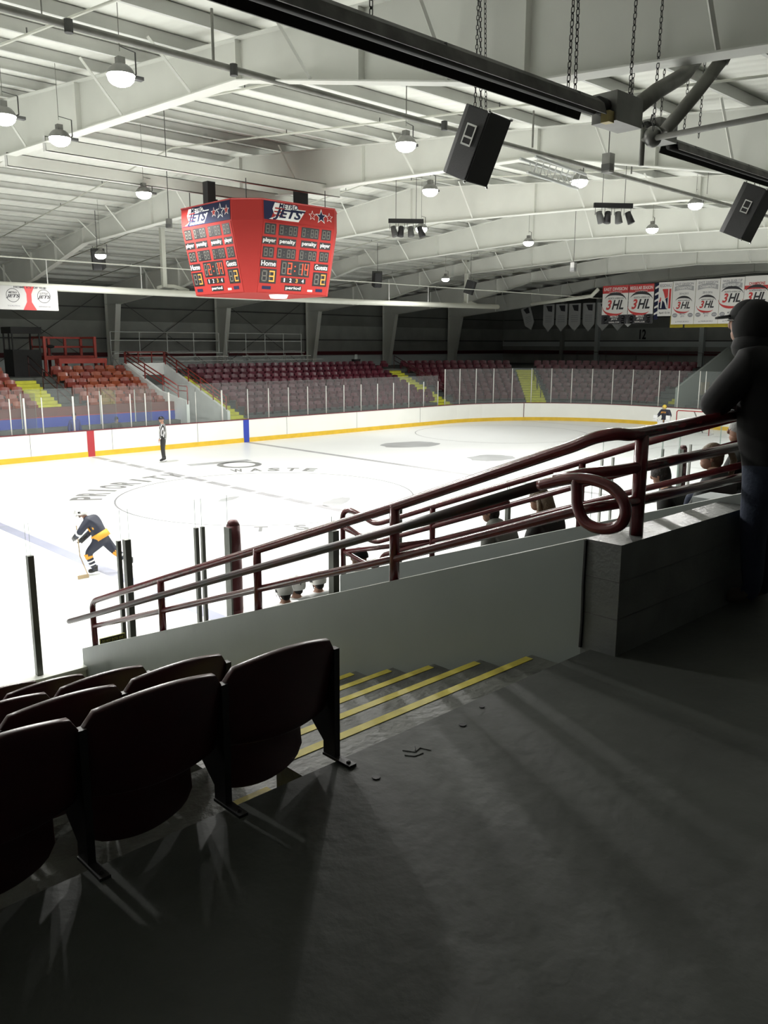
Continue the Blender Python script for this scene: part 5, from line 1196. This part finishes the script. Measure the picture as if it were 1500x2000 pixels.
for s_ in 'lr':
    k_, a_ = Vector(kp['k'+s_]), Vector(kp['a'+s_])
    for f0, f1, m in ((.02, .30, M_GOLD), (.42, .50, M_JWHITE), (.62, .70, M_JWHITE)): MB().tube([k_.lerp(a_, f0), k_.lerp(a_, f1)], .092-.03*f0, 12, .092-.03*f1).build('sock_stripe', m, o, True)
for s_ in 'lr':
    w0, w1 = Vector(kp['e'+s_]), Vector(kp['w'+s_]); MB().tube([w0.lerp(w1, .6), w1+(w1-w0)*.3], .062, 10, .055).build('glove', M_SKATE, o, True); MB().tube([w0.lerp(w1, .05), w0.lerp(w1, .2)], .080, 10, .078).build('sleeve_band', M_JWHITE, o, True)
MB().tube([(0, -.06, .80), (0, .015, .93)], .203, 18, .196).build('jersey_hem', M_GOLD, o, True)
put('jersey_number', fitted('17', .18, .22, .003, 0, .02), M_GOLD, o, Matrix.Translation((-.17, .13, 1.12)) @ Matrix.Rotation(-.6, 4, 'X') @ Matrix.Rotation(-PI/2, 4, 'Z') @ Matrix.Rotation(PI/2, 4, 'X'))
sk_ = tag(MB().tube([(-8.22, -4.76, .98), (-8.30, -5.02, .40), (-8.28, -5.30, .05)], .011, 6).box((-8.50, -5.32, .01), (-8.27, -5.295, .08)).build('hockey_stick', M_WOOD), 'hockey stick held by the striding skater', 'stick')
# goalie
gp = dict(BASE); gp.update(pelvis=(0, -.05, .74), spine=(0, .02, .92), chest=(0, .10, 1.10), neck=(0, .16, 1.25), skull=(0, .19, 1.30), head=(0, .22, 1.39), sl=(-.2, .1, 1.18), sr=(.2, .1, 1.18), el=(-.34, .15, .95), er=(.34, .15, .95), wl=(-.36, .38, .85), wr=(.36, .38, .85), hl=(-.12, -.05, .72), hr=(.12, -.05, .72), kl=(-.2, .15, .48), kr=(.2, .15, .48), al=(-.22, 0, .10), ar=(.22, 0, .10), tl=(-.25, .14, .07), tr=(.25, .14, .07))
o, hc, Mh = human('goalie in navy jersey with yellow mask and white leg pads before the far goal', (26.6, .78, 0), R(90), gp, dict(top=M_JNAVY, bot=M_JNAVY, shoe=M_SKATE, hand=M_JWHITE, hem=M_GOLD), 1.0, 1.45)
helmet(o, hc, Mh, mat('mask_yellow', (.7, .5, .06), .4))
for s_, sx in (('l', -1), ('r', 1)):
    k_ = gp['k'+s_]; MB().box((k_[0]-.13, .12, .05), (k_[0]+.13, .24, .72)).build('leg_pad', M_JWHITE, o)
    w1 = gp['w'+s_]; MB().box((w1[0]-.11, w1[1], w1[2]-.14), (w1[0]+.11, w1[1]+.08, w1[2]+.14)).build('blocker' if sx > 0 else 'catching_glove', M_JWHITE, o)
put('jersey_mark', fitted('JETS', .3, .1, .003, .2, .02), M_GOLD, o, Matrix.Translation((0, .30, 1.12)) @ Matrix.Rotation(PI, 4, 'Z') @ Matrix.Rotation(PI/2, 4, 'X'))
tag(MB().tube([(26.1, .4, .1), (26.2, 1.15, .95)], .02, 6).box((25.98, -.05, .02), (26.12, .40, .12)).build('goalie_stick', M_JWHITE), 'white goalie stick held before the far goal', 'stick')
# bench players and penalty box people
for x, y, lb, lk in ((-9.30, -13.25, 'left of two players with white helmets and jerseys at the bench', (.2, 1, -.2)), (-8.82, -12.85, 'right of two players with white helmets and jerseys at the bench', (-.5, 1, -.1)), (-8.45, -12.85, 'third bench player mostly hidden behind the wide olive post', (0, 1, -.2))):
    o, hc, Mh = human(lb, (x, y, .08 if 'left of' in lb else -.04), 0, {}, dict(top=M_JWHITE, bot=M_SKATE, shoe=M_SKATE, hand=M_SKATE), .96, 1.12, look=lk, hands=False); hair(o, hc, Mh, M_HAIRD); MB().ell(hc+Mh @ Vector((0, -.045, -.085)), (.062, .05, .05)).build('neck_hair', M_HAIRD, o, True); helmet(o, hc, Mh, M_HELM)
    if 'third' not in lb: put('helmet_number', fitted('9', .04, .06, .002, 0, .01), M_BLACK, o, Matrix.Translation(hc+Vector((0, -.137, .03))) @ Matrix.Rotation(PI/2, 4, 'X'))
o, hc, Mh = human('person in a blue jacket standing in the far penalty box', (-.25, 13.3, 0), PI, {}, dict(top=mat('royal_blue', (.02, .03, .22), .7), bot=M_MARB, shoe=M_SKATE), 1.0, 1.15); hair(o, hc, Mh, M_HAIRD)
o, hc, Mh = human('person in grey sitting low in the far penalty box', (1.7, 13.5, .25), PI, SIT, dict(top=M_COATG, bot=M_COATD, shoe=M_SKATE), 1.0, 1.15); hair(o, hc, Mh, M_HAIRD)
bn = thing('bench', 'white bench standing in the far penalty box', 'bench', (1.7, 13.75, 0))
MB().box((-.9, -.15, .60), (.9, .18, .66)).build('seat_plank', M_POSTW, bn)
for x in (-.8, .8): MB().box((x-.04, -.12, -.06), (x+.04, .15, .60)).build('leg', M_POSTW, bn)
G.location.y = -.5
